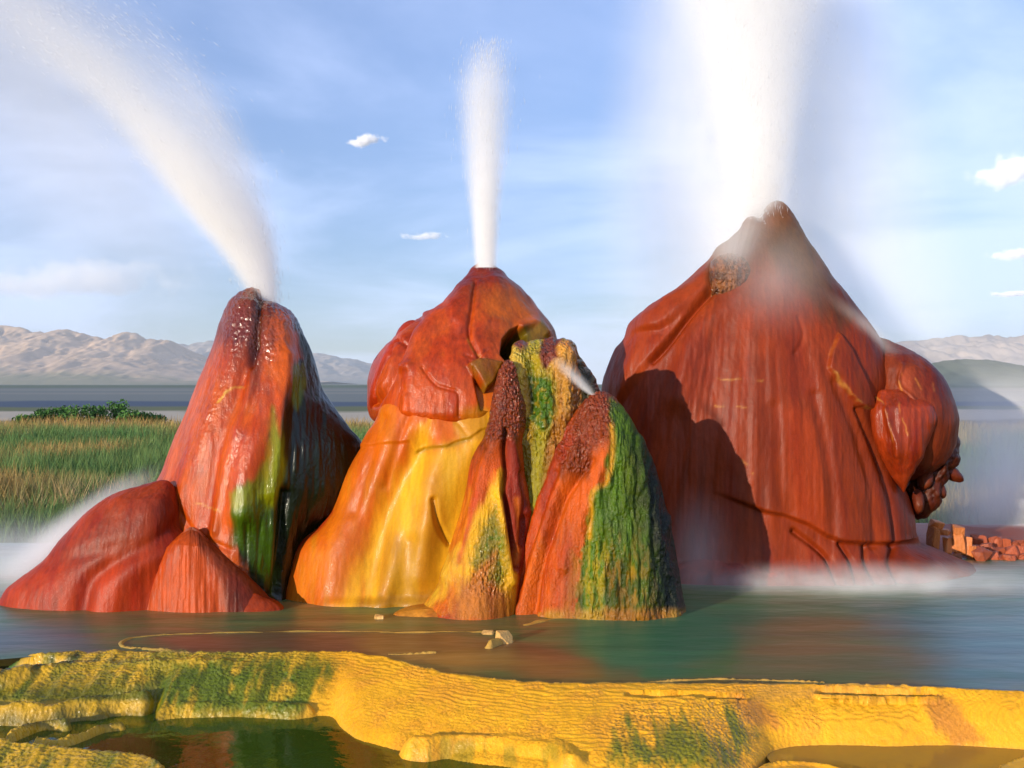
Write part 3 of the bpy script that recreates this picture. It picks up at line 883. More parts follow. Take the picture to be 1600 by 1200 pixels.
loft('cone_body',
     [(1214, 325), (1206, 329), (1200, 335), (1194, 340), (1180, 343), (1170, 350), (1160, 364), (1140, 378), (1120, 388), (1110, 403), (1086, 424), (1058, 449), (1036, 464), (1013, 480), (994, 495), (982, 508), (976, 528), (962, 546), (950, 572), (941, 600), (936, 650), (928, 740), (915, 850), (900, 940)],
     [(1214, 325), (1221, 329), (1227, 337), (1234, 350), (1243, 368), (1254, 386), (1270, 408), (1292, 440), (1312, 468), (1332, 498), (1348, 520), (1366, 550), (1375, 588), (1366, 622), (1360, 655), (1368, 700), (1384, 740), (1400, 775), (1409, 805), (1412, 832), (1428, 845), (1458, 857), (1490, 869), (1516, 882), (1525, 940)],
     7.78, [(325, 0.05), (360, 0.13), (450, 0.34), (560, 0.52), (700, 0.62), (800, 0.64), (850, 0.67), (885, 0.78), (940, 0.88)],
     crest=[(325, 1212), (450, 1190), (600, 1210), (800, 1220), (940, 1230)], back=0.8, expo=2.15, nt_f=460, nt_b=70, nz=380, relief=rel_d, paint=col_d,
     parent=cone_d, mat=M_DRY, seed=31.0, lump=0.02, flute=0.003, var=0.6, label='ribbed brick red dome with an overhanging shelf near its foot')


def rel_knob(u, v, x, y, z):
    return nodules(u, v, 5.5, 0.012, 6.0), np.ones_like(u)


loft('nodular_knob', [(1140, 396), (1124, 400), (1113, 411), (1109, 430), (1107, 455), (1110, 480), (1118, 505)],
     [(1140, 396), (1156, 399), (1166, 410), (1170, 430), (1169, 455), (1164, 480), (1152, 505)], 7.50,
     [(396, 0.05), (415, 0.13), (450, 0.12), (475, 0.05), (505, 0.01)], back=1.0, nt_f=120, nt_b=20, nz=120, relief=rel_knob, expo=2.4,
     paint=lambda u, v, x, y, z: mixc(np.tile(P(0.30, 0.10, 0.04), u.shape + (1,)), sst(-0.2, 0.4, fbm(u / 5, v / 12, u * 0, 3)), P(0.12, 0.04, 0.02)),
     mat=M_NOD, parent=cone_d, seed=32.0, lump=0.02, label='small dark nodular knob below the summit')


def vein_paint(base, lines, extra=None):
    def f(u, v, x, y, z):
        c = np.tile(base, u.shape + (1,)) * (1 + 0.35 * fbm(u / 8, v / 60, u * 0, 4))[..., None]
        for ln in lines:
            c = mixc(c, 0.55 * vein(u, v, ln, 1.4), P(0.7, 0.28, 0.10))
        if extra:
            c = extra(c, u, v)
        return c
    return f


loft('side_lobe', [(1372, 528), (1355, 534), (1344, 548), (1336, 580), (1336, 640), (1345, 690), (1370, 730), (1400, 750)],
     [(1372, 528), (1392, 533), (1415, 544), (1438, 558), (1458, 576), (1474, 600), (1484, 630), (1490, 660), (1488, 690), (1478, 712), (1462, 730), (1440, 745), (1410, 750)],
     7.72, [(528, 0.08), (580, 0.36), (650, 0.45), (720, 0.35), (750, 0.1)], crest=[(528, 1375), (600, 1400), (750, 1405)], back=0.8, nt_f=230, nt_b=50, nz=170,
     relief=lambda u, v, x, y, z: 0.006 * fbm(u / 20, v / 30, u * 0 + 4, 3) + 0.012 * gline(u, v, [(1410, 570), (1405, 600), (1425, 620), (1440, 640), (1445, 660)], 3),
     paint=vein_paint(P(0.24, 0.036, 0.018), [[(1408, 575), (1406, 605), (1420, 618)], [(1430, 590), (1440, 610), (1446, 640), (1448, 660)], [(1457, 598), (1458, 612)], [(1400, 640), (1412, 668), (1416, 680)]]),
     parent=cone_d, mat=M_DRY, seed=33.0, lump=0.012, label='rounded lobe bulging from the right flank, marked with pale cracks')
loft('hanging_lobe', [(1385, 608), (1370, 614), (1358, 632), (1353, 650), (1357, 675), (1367, 700), (1380, 725), (1394, 748), (1406, 762), (1410, 768)],
     [(1385, 608), (1415, 610), (1440, 620), (1458, 636), (1464, 655), (1458, 672), (1446, 694), (1434, 718), (1422, 742), (1414, 760), (1411, 768)],
     7.36, [(608, 0.08), (640, 0.17), (700, 0.20), (750, 0.09), (768, 0.02)], back=1.2, nt_f=200, nt_b=40, nz=150,
     relief=lambda u, v, x, y, z: 0.02 * gline(u, v, [(1384, 640), (1390, 665), (1400, 690), (1402, 710)], 5) + 0.014 * fbm(u / 12, v / 60, u * 0, 3),
     paint=vein_paint(P(0.32, 0.036, 0.012), [[(1384, 640), (1388, 655), (1396, 680), (1398, 700)], [(1366, 620), (1380, 630)], [(1405, 632), (1412, 660), (1418, 680)]]),
     parent=cone_d, mat=M_WET, seed=34.0, lump=0.012, label='leaf shaped hanging lobe with pointed lower end')
loft('drip_fringe', [(1450, 640), (1435, 680), (1425, 720), (1412, 760), (1408, 790), (1420, 803), (1432, 806)],
     [(1450, 640), (1480, 660), (1490, 690), (1492, 720), (1484, 735), (1474, 760), (1470, 780), (1455, 795), (1434, 806)],
     7.8, [(640, 0.1), (720, 0.25), (780, 0.2), (806, 0.05)], back=0.8, nt_f=150, nt_b=30, nz=120,
     relief=lambda u, v, x, y, z: 0.04 * fbm(u / 12, v / 16, u * 0, 3), paint=vein_paint(P(0.11, 0.022, 0.014), []), parent=cone_d, mat=M_DRY, seed=35.0, lump=0.05,  # base colour darkened to hold the shadow under the side lobe
     label='dark ragged fringe hanging under the side lobe')
for k, (px, py, rx, ry, D, tl) in enumerate([(1482, 736, 17, 19, 7.7, 0.9), (1452, 722, 13, 20, 7.55, -0.5), (1434, 784, 11, 21, 7.55, 0.0), (1464, 764, 15, 18, 7.66, 0.3), (1446, 748, 12, 18, 7.58, -0.2)]):
    simple_lobe('drip', cone_d, OD, px, py, rx, ry, D, 0.07, P(0.16, 0.03, 0.016), mat=M_DRY, tilt=tl, seed=36.0 + k, nt=50, nz=30, lump=0.02)  # drips share the shadow darkening put into the fringe colour
simple_lobe('skirt_lobe', cone_d, OD, 1150, 925, 130, 60, 7.2, 0.2, P(0.34, 0.036, 0.012), mat=M_DRY, seed=44.0, nt=160, nz=60, relief=lambda u, v, x, y, z: 0.01 * fbm(u / 12, v / 60, u * 0, 3))
for ch in cone_d.children:
    ch.location = OD

def pool_colour(u, v, XX, YY):
    f3 = fbm(XX * 1.4, YY * 4.5, XX * 0 + 9, 4, 0.55)
    f4 = fbm(XX * 1.1 + 0.4 * YY, YY * 11, XX * 0 + 3, 4, 0.55)
    bc = np.tile(P(0.20, 0.15, 0.03), u.shape + (1,))
    bc = mixc(bc, sst(-0.35, 0.15, f3), P(0.075, 0.18, 0.045))
    bc = mixc(bc, 0.9 * region(u, v, [(200, 990), (640, 986), (800, 1000), (1000, 1040), (1000, 1070), (620, 1030), (300, 1020)], 12, 10, 60, 12), P(0.24, 0.075, 0.018))
    bc = mixc(bc, 0.9 * region(u, v, [(560, 1010), (760, 1010), (1000, 1060), (700, 1050)], 20, 12, 60, 12), P(0.42, 0.20, 0.03))
    bc = mixc(bc, 0.9 * region(u, v, [(900, 960), (1150, 940), (1650, 930), (1650, 960), (1300, 960), (1200, 980), (1050, 1060), (950, 1050), (900, 1000)], 22, 12, 60, 16), P(0.030, 0.19, 0.085))
    bc = mixc(bc, 0.45 * region(u, v, [(1150, 980), (1400, 960), (1520, 1000), (1480, 1060), (1150, 1060)], 22, 14, 80, 12), P(0.28, 0.17, 0.09))
    bc = mixc(bc, 0.8 * region(u, v, [(1380, 960), (1700, 930), (1700, 1085), (1480, 1075), (1440, 1010)], 70, 30, 60, 16), P(0.10, 0.27, 0.36))  # blue of the reflected sky painted into the pool colour
    bc = mixc(bc, 0.8 * region(u, v, [(-100, 975), (120, 980), (150, 1020), (-100, 1020)], 30, 14, 60, 16), P(0.09, 0.15, 0.20))
    bc = mixc(bc, 0.32 * sst(-0.1, 0.6, f4), bc * 1.6 + P(0.04, 0.03, 0.02))
    bc = mixc(bc, 0.4 * sst(0.1, -0.6, f4), bc * 0.5)
    bc = bc * P(0.82, 0.82, 0.70)
    return bc


# ====================================================================== TERRACE (near ground)
def G(px, py, z):
    d = (CH - z) * F / (py - 600.0)
    return ((px - 800) / F * d, d)


ZL = -0.165      # lower pool surface
rim = [(-250, 1028), (0, 1026), (60, 1021), (120, 1019), (200, 1018), (300, 1021), (400, 1020), (480, 1017), (560, 1020), (600, 1027), (640, 1040), (700, 1052), (800, 1065), (900, 1069), (1000, 1067), (1100, 1069), (1250, 1070), (1400, 1071), (1500, 1077), (1600, 1081), (1900, 1088)]
foot = [(-250, 1128), (0, 1130), (60, 1129), (120, 1124), (180, 1131), (238, 1128), (246, 1110), (300, 1120), (480, 1119), (522, 1120), (531, 1136), (560, 1155), (620, 1172), (700, 1185), (800, 1199), (900, 1215), (1000, 1222), (1120, 1222), (1180, 1198), (1205, 1172), (1250, 1165), (1400, 1167), (1500, 1164), (1600, 1171), (1900, 1180)]


def curve_w(pts, z):
    q = np.array([G(a, b, z) for a, b in pts])
    i = np.argsort(q[:, 0])
    return q[i]


RW = curve_w(rim, 0.012)
FW = curve_w(foot, ZL)
xs = np.unique(np.concatenate([np.linspace(-4.6, -2.62, 60), np.arange(-2.62, 2.62, 0.0062), np.linspace(2.62, 4.6, 60)]))
ys = np.unique(np.concatenate([np.linspace(2.2, 4.0, 36), np.arange(4.0, 5.40, 0.0062), np.arange(5.40, 6.4, 0.014), np.linspace(6.4, 11.0, 60)]))
XX, YY = np.meshgrid(xs, ys)
ry_ = np.interp(xs, RW[:, 0], RW[:, 1]); fy_ = np.interp(xs, FW[:, 0], FW[:, 1])
ry_ = ry_ + 0.012 * fbm(xs * 7, xs * 0, xs * 0, 3) + 0.01 * vn(xs * 25, xs * 0, xs * 0)
k5 = np.ones(9) / 9
fy_ = np.convolve(np.pad(fy_, 4, mode='edge'), k5, 'valid') + 0.02 * fbm(xs * 6 + 5, xs * 0, xs * 0, 3)
Rg, Fg = ry_[None], fy_[None]
t = (Rg - YY) / (Rg - Fg)        # 0 at the rim, 1 at the foot
# horizontal lobes and folds shape the face
wob = 0.10 * fbm(XX * 3.2, YY * 3.2, XX * 0 + 1, 3)
tt = t + wob * sst(0, 0.3, t) * sst(1.0, 0.8, t)
prof = np.where(tt < 0, 0, tt)
Zf = 0.012 - (0.012 - ZL) * (0.55 * prof + 0.45 * prof ** 3.0) - 0.10 * sst(0.98, 1.25, tt)
Zp = 0.012 - 0.085 * sst(0.0, 0.10, YY - Rg) + 0.01 * fbm(XX * 2, YY * 5, XX * 0, 3)
Z = np.where(t < 0, Zp, Zf)
Z = np.maximum(Z, -0.29)


# photo position of each ground point (used only to lay out the features below)
def uv(X, Y, Zz):
    return 800 + F * X / Y, 600 - F * (Zz - CH) / Y


def ridge(Z, pts, z, rad, h=None, ks=0.022):
    """a rounded dam along a traced line at height z"""
    q = np.array([G(a, b, z) for a, b in pts])
    d = dline(XX + 0.045 * fbm(XX * 5, YY * 5, XX * 0 + 11, 3), YY + 0.05 * fbm(XX * 5, YY * 5, XX * 0 + 12, 3) * (rad > 0.035), q)
    d = d * (1 + 0.35 * fbm(XX * 9, YY * 9, XX * 0, 3))
    hh = z + (0.016 if rad > 0.035 else 0.006) * fbm(XX * 8, YY * 8, XX * 0 + 4, 2) - (h if h is not None else 0.10) * (d / rad) ** 2
    kk = ks
    df = np.clip(0.5 + 0.5 * (hh - Z) / kk, 0, 1)
    out = Z * (1 - df) + hh * df + kk * df * (1 - df)
    return np.where(hh > Z - kk, out, Z)


def plateau(Z, pts, z, edge, slope=0.0):
    q = np.array([G(a, b, z) for a, b in pts])
    sd = sdpoly(XX, YY, q)
    sd = sd + 0.012 * fbm(XX * 14, YY * 14, XX * 0, 3)
    top = z + slope * sd
    mk = sst(-edge, edge * 0.6, sd)
    return np.where(mk > 0, np.maximum(Z, Z * (1 - mk) + top * mk), Z)


# left terraces: pocket behind the second dam, second dam, third dam, bowl, near mass
ul, vl = uv(XX, YY, Z)
pk = sdpoly(XX, YY, [G(-250, 1027, 0), G(20, 1024, 0), G(90, 1026, 0), G(130, 1029, 0), G(90, 1036, 0), G(30, 1043, 0), G(-250, 1052, 0)])
Z = Z - 0.07 * sst(0.0, 0.03, pk)
Z = ridge(Z, [(-250, 1060), (0, 1048), (60, 1041), (130, 1036), (200, 1034), (300, 1032), (380, 1034)], -0.004, 0.05, 0.03)
cut = sdpoly(XX, YY, [G(-250, 1100, -0.09), G(0, 1092, -0.09), (G(110, 1092, -0.09)), G(180, 1084, -0.09), G(246, 1076, -0.09), G(240, 1130, ZL), G(0, 1130, ZL), G(-250, 1140, ZL)])
Z = Z - 0.07 * sst(-0.01, 0.05, cut)
Z = ridge(Z, [(-250, 1106), (0, 1099), (60, 1098), (120, 1093), (180, 1086), (228, 1082)], -0.085, 0.055, 0.075)
Z = ridge(Z, [(290, 1097), (340, 1097), (400, 1098), (470, 1100)], -0.115, 0.05, 0.06)
Z = ridge(Z, [(655, 1152), (720, 1148), (800, 1150), (870, 1158), (890, 1175)], -0.090, 0.06, 0.06)
Z = ridge(Z, [(16, 1142), (40, 1131), (66, 1124), (95, 1125)], -0.125, 0.030, 0.06)
Z = ridge(Z, [(64, 1153), (100, 1156), (130, 1147), (152, 1133), (182, 1129)], -0.135, 0.024, 0.06)
Z = plateau(Z, [(-300, 1148), (0, 1151), (50, 1157), (120, 1165), (180, 1170), (232, 1176), (262, 1192), (262, 1260), (-300, 1290)], -0.112, 0.03, slope=-0.30)
Z = ridge(Z, [(1185, 1200), (1205, 1192), (1250, 1189), (1300, 1196), (1330, 1206)], -0.150, 0.03, 0.05)
Z = plateau(Z, [(1180, 1202), (1200, 1194), (1250, 1192), (1290, 1198), (1320, 1215), (1300, 1300), (1150, 1300)], -0.160, 0.02)
Z = plateau(Z, [(1556, 1196), (1600, 1180), (1900, 1180), (1900, 1300), (1560, 1300)], -0.145, 0.02)
# ledge pools let into the face
for (ax, ay, bx, by, w, zq) in [(985, 1091, 1150, 1093, 0.028, -0.022), (1285, 1085, 1450, 1088, 0.026, -0.016)]:
    q = [G(ax, ay, zq), G(bx, by, zq)]
    d = dline(XX, YY, q, False) * (1 + 0.5 * fbm(XX * 12, YY * 12, XX * 0, 3))
    Z = np.where(d < w, np.minimum(Z, zq - 0.008), Z)
    front_lip = (d >= w) & (d < w + 0.018)
    Z = np.where(front_lip, np.maximum(Z, zq + 0.006), Z)
# rims standing in the upper pool
Z = ridge(Z, [(196, 1009), (194, 1003), (205, 997), (240, 991), (320, 988), (400, 986), (560, 985), (640, 987), (700, 985), (775, 987)], 0.006, 0.022, 0.03, ks=0.004)
Z = ridge(Z, [(192, 1003), (200, 1010), (230, 1013), (285, 1016)], 0.006, 0.022, 0.03, ks=0.004)
Z = ridge(Z, [(600, 1021), (640, 1020), (680, 1018)], 0.006, 0.02, 0.03, ks=0.004)
Z = ridge(Z, [(770, 1002), (785, 996), (800, 993)], 0.030, 0.03, 0.04)
Z = ridge(Z, [(1010, 1066), (1060, 1062), (1120, 1060), (1200, 1062), (1290, 1066)], 0.004, 0.015, 0.02, ks=0.004)
Z = ridge(Z, [(820, 975), (860, 967), (930, 960), (1000, 955), (1060, 948)], 0.002, 0.04, 0.02, ks=0.004)
# stair stepped micro terraces: follow the height
stepn = 0.0062
slopez = np.hypot(*np.gradient(Z, ys, xs))
ph = (Z + 0.006 * fbm(XX * 9, YY * 9, XX * 0, 3) + 0.0035 * fbm(XX * 16, YY * 34, XX * 0, 3, 0.65)) / stepn
fr = ph - np.floor(ph)
micro = (sst(0.0, 0.35, fr) - fr)
face = sst(0.05, 0.2, slopez) * (YY < 5.5)
Z = Z + stepn * 1.5 * micro * np.clip(face, 0, 1)
lumpm = (YY < Rg + 0.03)
Z = Z + lumpm * (0.0022 * fbm(XX * 34, YY * 34, XX * 0 + 2, 3))
left = sst(520, 440, 800 + F * XX / YY) * (YY < Rg + 0.02)
Z = Z + left * (0.008 * (0.45 - cells(XX * 44 + 1.2 * fbm(XX * 20, YY * 20, XX * 0, 2), YY * 36 + 1.2 * fbm(XX * 20, YY * 20, XX * 0 + 8, 2))) * (0.4 + sst(-0.3, 0.4, fbm(XX * 6, YY * 6, XX * 0 + 3, 3))) + 0.010 * fbm(XX * 20, YY * 7, XX * 0 + 4, 3))
mossy = region(800 + F * XX / YY, 600 + F * (CH - Z) / YY, [(960, 1110), (1160, 1090), (1180, 1150), (1150, 1200), (950, 1200)], 18, 22, 10, 16)
Z = Z + mossy * 0.006 * (0.45 - cells(XX * 50, YY * 44))
# land outside the pool falls to the plain
far = sst(8.5, 10.8, YY)
Z = Z * (1 - far) + (-0.5 + 0.1 * fbm(XX, YY, XX * 0, 3)) * far
u, v = uv(XX, YY, Z)
c = np.tile(P(0.98, 0.43, 0.012), u.shape + (1,))
f1 = fbm(XX * 9, YY * 9, XX * 0 + 5, 4, 0.6)
f2 = fbm(XX * 26, YY * 3, XX * 0 + 1, 3, 0.6)
c = mixc(c, sst(-0.1, 0.5, f1) * 0.5, P(0.72, 0.30, 0.02))
c = mixc(c, 0.85 * sst(560, 440, u + 30 * f1), P(0.50, 0.31, 0.014))
c = mixc(c, 0.7 * sst(540, 440, u) * sst(-0.1, 0.35, f1 + 0.4 * f2), P(0.20, 0.19, 0.008))                     # left terraces are greener
gm = lambda pts, b=14, a=14: region(u, v, pts, b, a, 10, 16)
c = mixc(c, 0.85 * gm([(290, 1035), (440, 1022), (540, 1035), (500, 1075), (480, 1115), (240, 1115), (250, 1060)]) * sst(-0.35, 0.15, f2 + 0.5 * f1), P(0.075, 0.13, 0.003))
c = mixc(c, 0.8 * sst(1048, 1085, v + 18 * f2) * sst(290, 230, u) * sst(1100, 1090, v), P(0.055, 0.095, 0.003))
c = mixc(c, 0.75 * sst(1100, 1128, v + 18 * f2) * sst(290, 230, u) * sst(1140, 1130, v), P(0.05, 0.065, 0.006))
c = mixc(c, 0.8 * sst(0, 0.35, f2) * sst(1165, 1200, v) * sst(280, 240, u), P(0.08, 0.13, 0.008))
c = mixc(c, 0.9 * gm([(0, 1018), (130, 1020), (200, 1022), (180, 1034), (0, 1050)], 5, 8) * sst(-0.2, 0.3, f2), P(0.03, 0.05, 0.006))
c = mixc(c, 0.9 * gm([(960, 1110), (1160, 1090), (1180, 1150), (1150, 1200), (950, 1200)], 18, 22) * sst(-0.3, 0.3, f2 + (v - 1150) / 120), P(0.12, 0.16, 0.008))
c = mixc(c, 0.6 * gm([(640, 1150), (880, 1160), (890, 1200), (640, 1200)]) * sst(-0.1, 0.3, f2), P(0.20, 0.22, 0.012))
c = mixc(c, 0.6 * gm([(1140, 1085), (1190, 1090), (1230, 1140), (1170, 1130)], 10, 10), P(0.42, 0.14, 0.03))
c = mixc(c, 0.6 * gm([(1440, 1085), (1480, 1085), (1540, 1160), (1490, 1165), (1450, 1120)], 10, 10), P(0.42, 0.14, 0.03))
c = mixc(c, 0.5 * gm([(1180, 1070), (1420, 1070), (1430, 1090), (1180, 1095)], 10, 10), P(0.70, 0.34, 0.05))
c = c * (1 - 0.2 * np.clip(face, 0, 1) * sst(0.3, 0.05, fr) * sst(-0.4, 0.3, fbm(XX * 8, YY * 20, XX * 0 + 6, 3)))[..., None]  # ripple troughs darkened in the colour to stand for their shading
# pool bed colours (mineral mats under water, plus a painted blue sky reflection at far right)
bed = sst(0.004, 0.05, YY - Rg) * (Z < 0.0)
bc = pool_colour(u, v, XX, YY)
c = mixc(c, bed, bc)
lowb = sst(ZL + 0.01, ZL - 0.03, Z) * (YY < Rg)
c = mixc(c, lowb, P(0.05, 0.055, 0.01))
c = mixc(c, lowb * sst(1100, 1200, u), P(0.42, 0.24, 0.06))
c = mixc(c, (YY > Rg) * sst(-0.015, 0.0, Z) * 0.8, P(0.44, 0.27, 0.06))
c = mixc(c, far, P(0.22, 0.17, 0.09))
M_TER = mineral_mat('terrace_mineral', bump=0.5, rough=0.45, coat=0.28, streak=0.25, fine=110.0)
nodt = np.clip(0.25 + 0.4 * f1 + 0.6 * left + 0.8 * mossy, 0, 1) * (YY < Rg)
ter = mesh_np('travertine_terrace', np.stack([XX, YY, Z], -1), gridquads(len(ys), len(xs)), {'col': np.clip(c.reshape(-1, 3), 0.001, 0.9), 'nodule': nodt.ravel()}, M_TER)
tag(ter, 'yellow and green rippled mineral terrace in the foreground', kind='structure')


# ------------------------------------------------------------------ water
def water_mat(name, tint, rough, bump, sx=1.0, sy=1.0, ior=1.33, milk=0.5, scale=3.0):
    mt = bpy.data.materials.new(name)
    mt.use_nodes = True
    nt = mt.node_tree
    nt.nodes.clear()
    new, m = NT(nt)
    tcn = new('ShaderNodeTexCoord')
    mp = new('ShaderNodeMapping', ins={0: tcn.outputs['Object']})
    mp.inputs['Scale'].default_value = (sx, sy, 1)
    ns = new('ShaderNodeTexNoise', ins={'Vector': mp.outputs[0], 'Scale': scale, 'Detail': 3.0, 'Roughness': 0.5})
    bp = new('ShaderNodeBump', ins={'Strength': bump, 'Distance': 0.02, 'Height': ns.outputs[0]})
    gl = new('ShaderNodeBsdfGlossy', ins={'Color': (1, 1, 1, 1), 'Roughness': rough, 'Normal': bp.outputs[0]})
    tr = new('ShaderNodeBsdfTransparent', ins={0: tint})
    fr = new('ShaderNodeFresnel', ins={'IOR': ior, 'Normal': bp.outputs[0]})
    at = new('ShaderNodeAttribute', attribute_name='col')
    df = new('ShaderNodeBsdfDiffuse', ins={'Color': at.outputs['Color']})
    bd = new('ShaderNodeMixShader', ins={0: milk, 1: tr.outputs[0], 2: df.outputs[0]})
    mx = new('ShaderNodeMixShader', ins={0: fr.outputs[0], 1: bd.outputs[0], 2: gl.outputs[0]})
    new('ShaderNodeOutputMaterial', ins={0: mx.outputs[0]})
    return mt


def flat(name, x0, x1, y0, y1, z, mat, col=(0.065, 0.12, 0.010)):
    co = [(x0, y0, z), (x1, y0, z), (x1, y1, z), (x0, y1, z)]
    return mesh_np(name, co, [[0, 1, 2, 3]], {'col': np.tile(col, (4, 1))}, mat, smooth=False)


M_WU = water_mat('silky_water', (0.80, 0.90, 0.86, 1), 0.36, 0.3, 0.7, 1.6, 1.19, milk=0.90, scale=4.0)
M_WL = water_mat('still_water', (0.70, 0.74, 0.52, 1), 0.04, 0.10, 1.0, 1.0, 1.33, milk=0.6, scale=14.0)


def upper_pool():
    xx = np.linspace(-4.4, 4.4, 520)
    yr = np.interp(xx, RW[:, 0], RW[:, 1]) - 0.004
    rows = [np.stack([xx, yr * (1 - s) + 8.9 * s, 0 * xx], -1) for s in np.linspace(0, 1, 220)]
    rows = np.array(rows)
    pu, pv_ = 800 + F * rows[..., 0] / rows[..., 1], 600 + F * CH / rows[..., 1]
    pc = pool_colour(pu, pv_, rows[..., 0], rows[..., 1])
    o = mesh_np('pool_water', rows, gridquads(220, 520), {'col': np.clip(pc.reshape(-1, 3), 0, 0.9)}, M_WU)
    return o


tag(upper_pool(), 'smooth green and brown water of the upper pool round the cones', kind='structure')
tag(flat('pool_water', -2.3, 0.55, 3.3, 4.90, ZL, M_WL), 'dark still water of the lower pool at the bottom left', kind='structure')
tag(flat('pool_water', 1.0, 3.2, 3.6, 4.60, ZL + 0.001, M_WL, (0.55, 0.30, 0.05)), 'shallow tan pool at the bottom right corner', kind='structure')
for (ax, ay, bx, by, zq) in [(985, 1091, 1150, 1093, -0.022), (1285, 1085, 1450, 1088, -0.016)]:
    p, q = G(ax, ay, zq), G(bx, by, zq)
    tag(flat('ledge_water', p[0] - .02, q[0] + .02, min(p[1], q[1]) - 0.032, max(p[1], q[1]) + 0.032, zq - 0.003, M_WL), 'thin water slit held on the yellow terrace ledge', kind='structure')

# ------------------------------------------------------------------ outer ground
def simple_mat(name, colfn=None, rough=0.9, base=None):
    mt = bpy.data.materials.new(name)
    mt.use_nodes = True
    b = mt.node_tree.nodes['Principled BSDF']
    b.inputs['Roughness'].default_value = rough
    b.inputs['Specular IOR Level'].default_value = 0.2
    new, m = NT(mt.node_tree)
    if base is not None:
        b.inputs['Base Color'].default_value = (*base, 1)
    else:
        at = new('ShaderNodeAttribute', attribute_name='col')
        mt.node_tree.links.new(at.outputs['Color'], b.inputs['Base Color'])
    return mt


M_ATT = simple_mat('painted_ground')
ZG = -1.2
rr = np.concatenate([np.linspace(0, 11, 12), np.geomspace(12, 13500, 330)])
aa = np.concatenate([np.linspace(-math.pi, -0.62, 40, endpoint=False), np.linspace(-0.62, 0.62, 420), np.linspace(0.62, math.pi, 41)[1:-1]])
RR, AA = np.meshgrid(rr, aa, indexing='ij')
gx = RR * np.sin(AA); gy = RR * np.cos(AA)
gz = np.full_like(gx, ZG)
dm = np.hypot(gx - 0, (gy - 6.0))
gz = gz + 0.65 * sst(13, 7.5, dm)
gz = gz + 0.10 * fbm(gx / 3, gy / 3, gx * 0, 3) * sst(9, 14, dm) * sst(200, 60, dm)
gz = np.where(dm < 7.5, -0.60, gz)
gc = np.tile(P(0.16, 0.15, 0.055), gx.shape + (1,))
nf = fbm(gx / 30, gy / 14, gx * 0, 4)
nb = 0.20 * fbm(gx / (12 + gy.clip(0) * 0.12) + 3, gy / 60, gx * 0, 4)
gy2 = gy * (1 + nb)
gc = mixc(gc, sst(-0.2, 0.4, nf), P(0.30, 0.20, 0.08))
gc = mixc(gc, sst(60, 66, gy2), P(0.30, 0.22, 0.10))
gc = mixc(gc, sst(72, 76, gy2), P(0.58, 0.48, 0.34))       # white alkali flat
gc = mixc(gc, sst(98, 106, gy2), P(0.17, 0.18, 0.08))
gc = mixc(gc, sst(118, 126, gy * (1 + nb * 0.5)), P(0.09, 0.12, 0.16))       # dark damp playa
gc = mixc(gc, sst(150, 170, gy2), P(0.22, 0.23, 0.20))
gc = mixc(gc, sst(220, 300, gy2) * sst(-0.1, 0.2, fbm(gx / 200, gy / 60, gx * 0 + 8, 3)), P(0.28, 0.27, 0.22))
gc = mixc(gc, sst(500, 900, gy2), P(0.14, 0.17, 0.10))
gc = mixc(gc, sst(2500, 3500, gy), P(0.24, 0.22, 0.13))
gr = mesh_np('ground', np.stack([gx, gy, gz], -1), gridquads(len(rr), len(aa), wrap=True), {'col': gc.reshape(-1, 3)}, M_ATT)
tag(gr, 'flat desert basin with marsh, white alkali strip and far playa', kind='structure')

# ------------------------------------------------------------------ mountains
def mountain(name, crest_pts, dist, depth, col1, col2, label, rough=0.5, seed=0.0, nx=340, ny=120, freq=1.0, base=604):
    cp = np.array(crest_pts, float)
    pxs = np.linspace(cp[0, 0], cp[-1, 0], nx)
    hc = (base - pchip(cp[:, 0], cp[:, 1], pxs)) / F * dist
    tt_ = np.linspace(0, 1, ny)
    U, T = np.meshgrid(pxs, tt_)
    Yd = dist + depth * (T - 0.55) * 1.0
    Xd = (U - 800) / F * dist
    H = np.repeat(hc[None], ny, 0)
    pr = np.where(T < 0.55, (T / 0.55), (1 - T) / 0.45)
    pr = np.clip(pr, 0, 1)
    s = 1 / (dist * 0.045) * freq
    wx = Xd + 0.25 / s * fbm(Xd * s * .7, Yd * s * .7, Xd * 0 + seed, 3)
    rid = 1 - np.abs(fbm(wx * s * 1.3, Yd * s * 0.55, Xd * 0 + seed, 5, 0.55)) * 2.2
    rid2 = 1 - np.abs(fbm(wx * s * 4, Yd * s * 1.6, Xd * 0 + seed + 3, 4, 0.55)) * 2
    prof = pr ** 1.35
    zz_ = H * (prof + rough * prof * (1 - pr * 0.92) * 1.2 * (rid * 0.8 + 0.25 * rid2) + 0.05 * pr * rid2)
    zz_ = zz_ * sst(0, 0.02, pr) + ZG - 3 * (1 - sst(0, 0.05, pr))
    n = fbm(Xd * s * 3, Yd * s * 3, Xd * 0 + 7, 4)
    cc_ = np.tile(col1, U.shape + (1,))
    cc_ = mixc(cc_, sst(-0.3, 0.4, n), np.asarray(col1) * 0.8)
    cc_ = mixc(cc_, sst(0.42, 0.12, pr + 0.15 * n), col2)
    o = mesh_np(name, np.stack([Xd, Yd, zz_], -1), gridquads(ny, nx), {'col': cc_.reshape(-1, 3)}, M_ATT)
    tag(o, label, kind='structure')
    return o


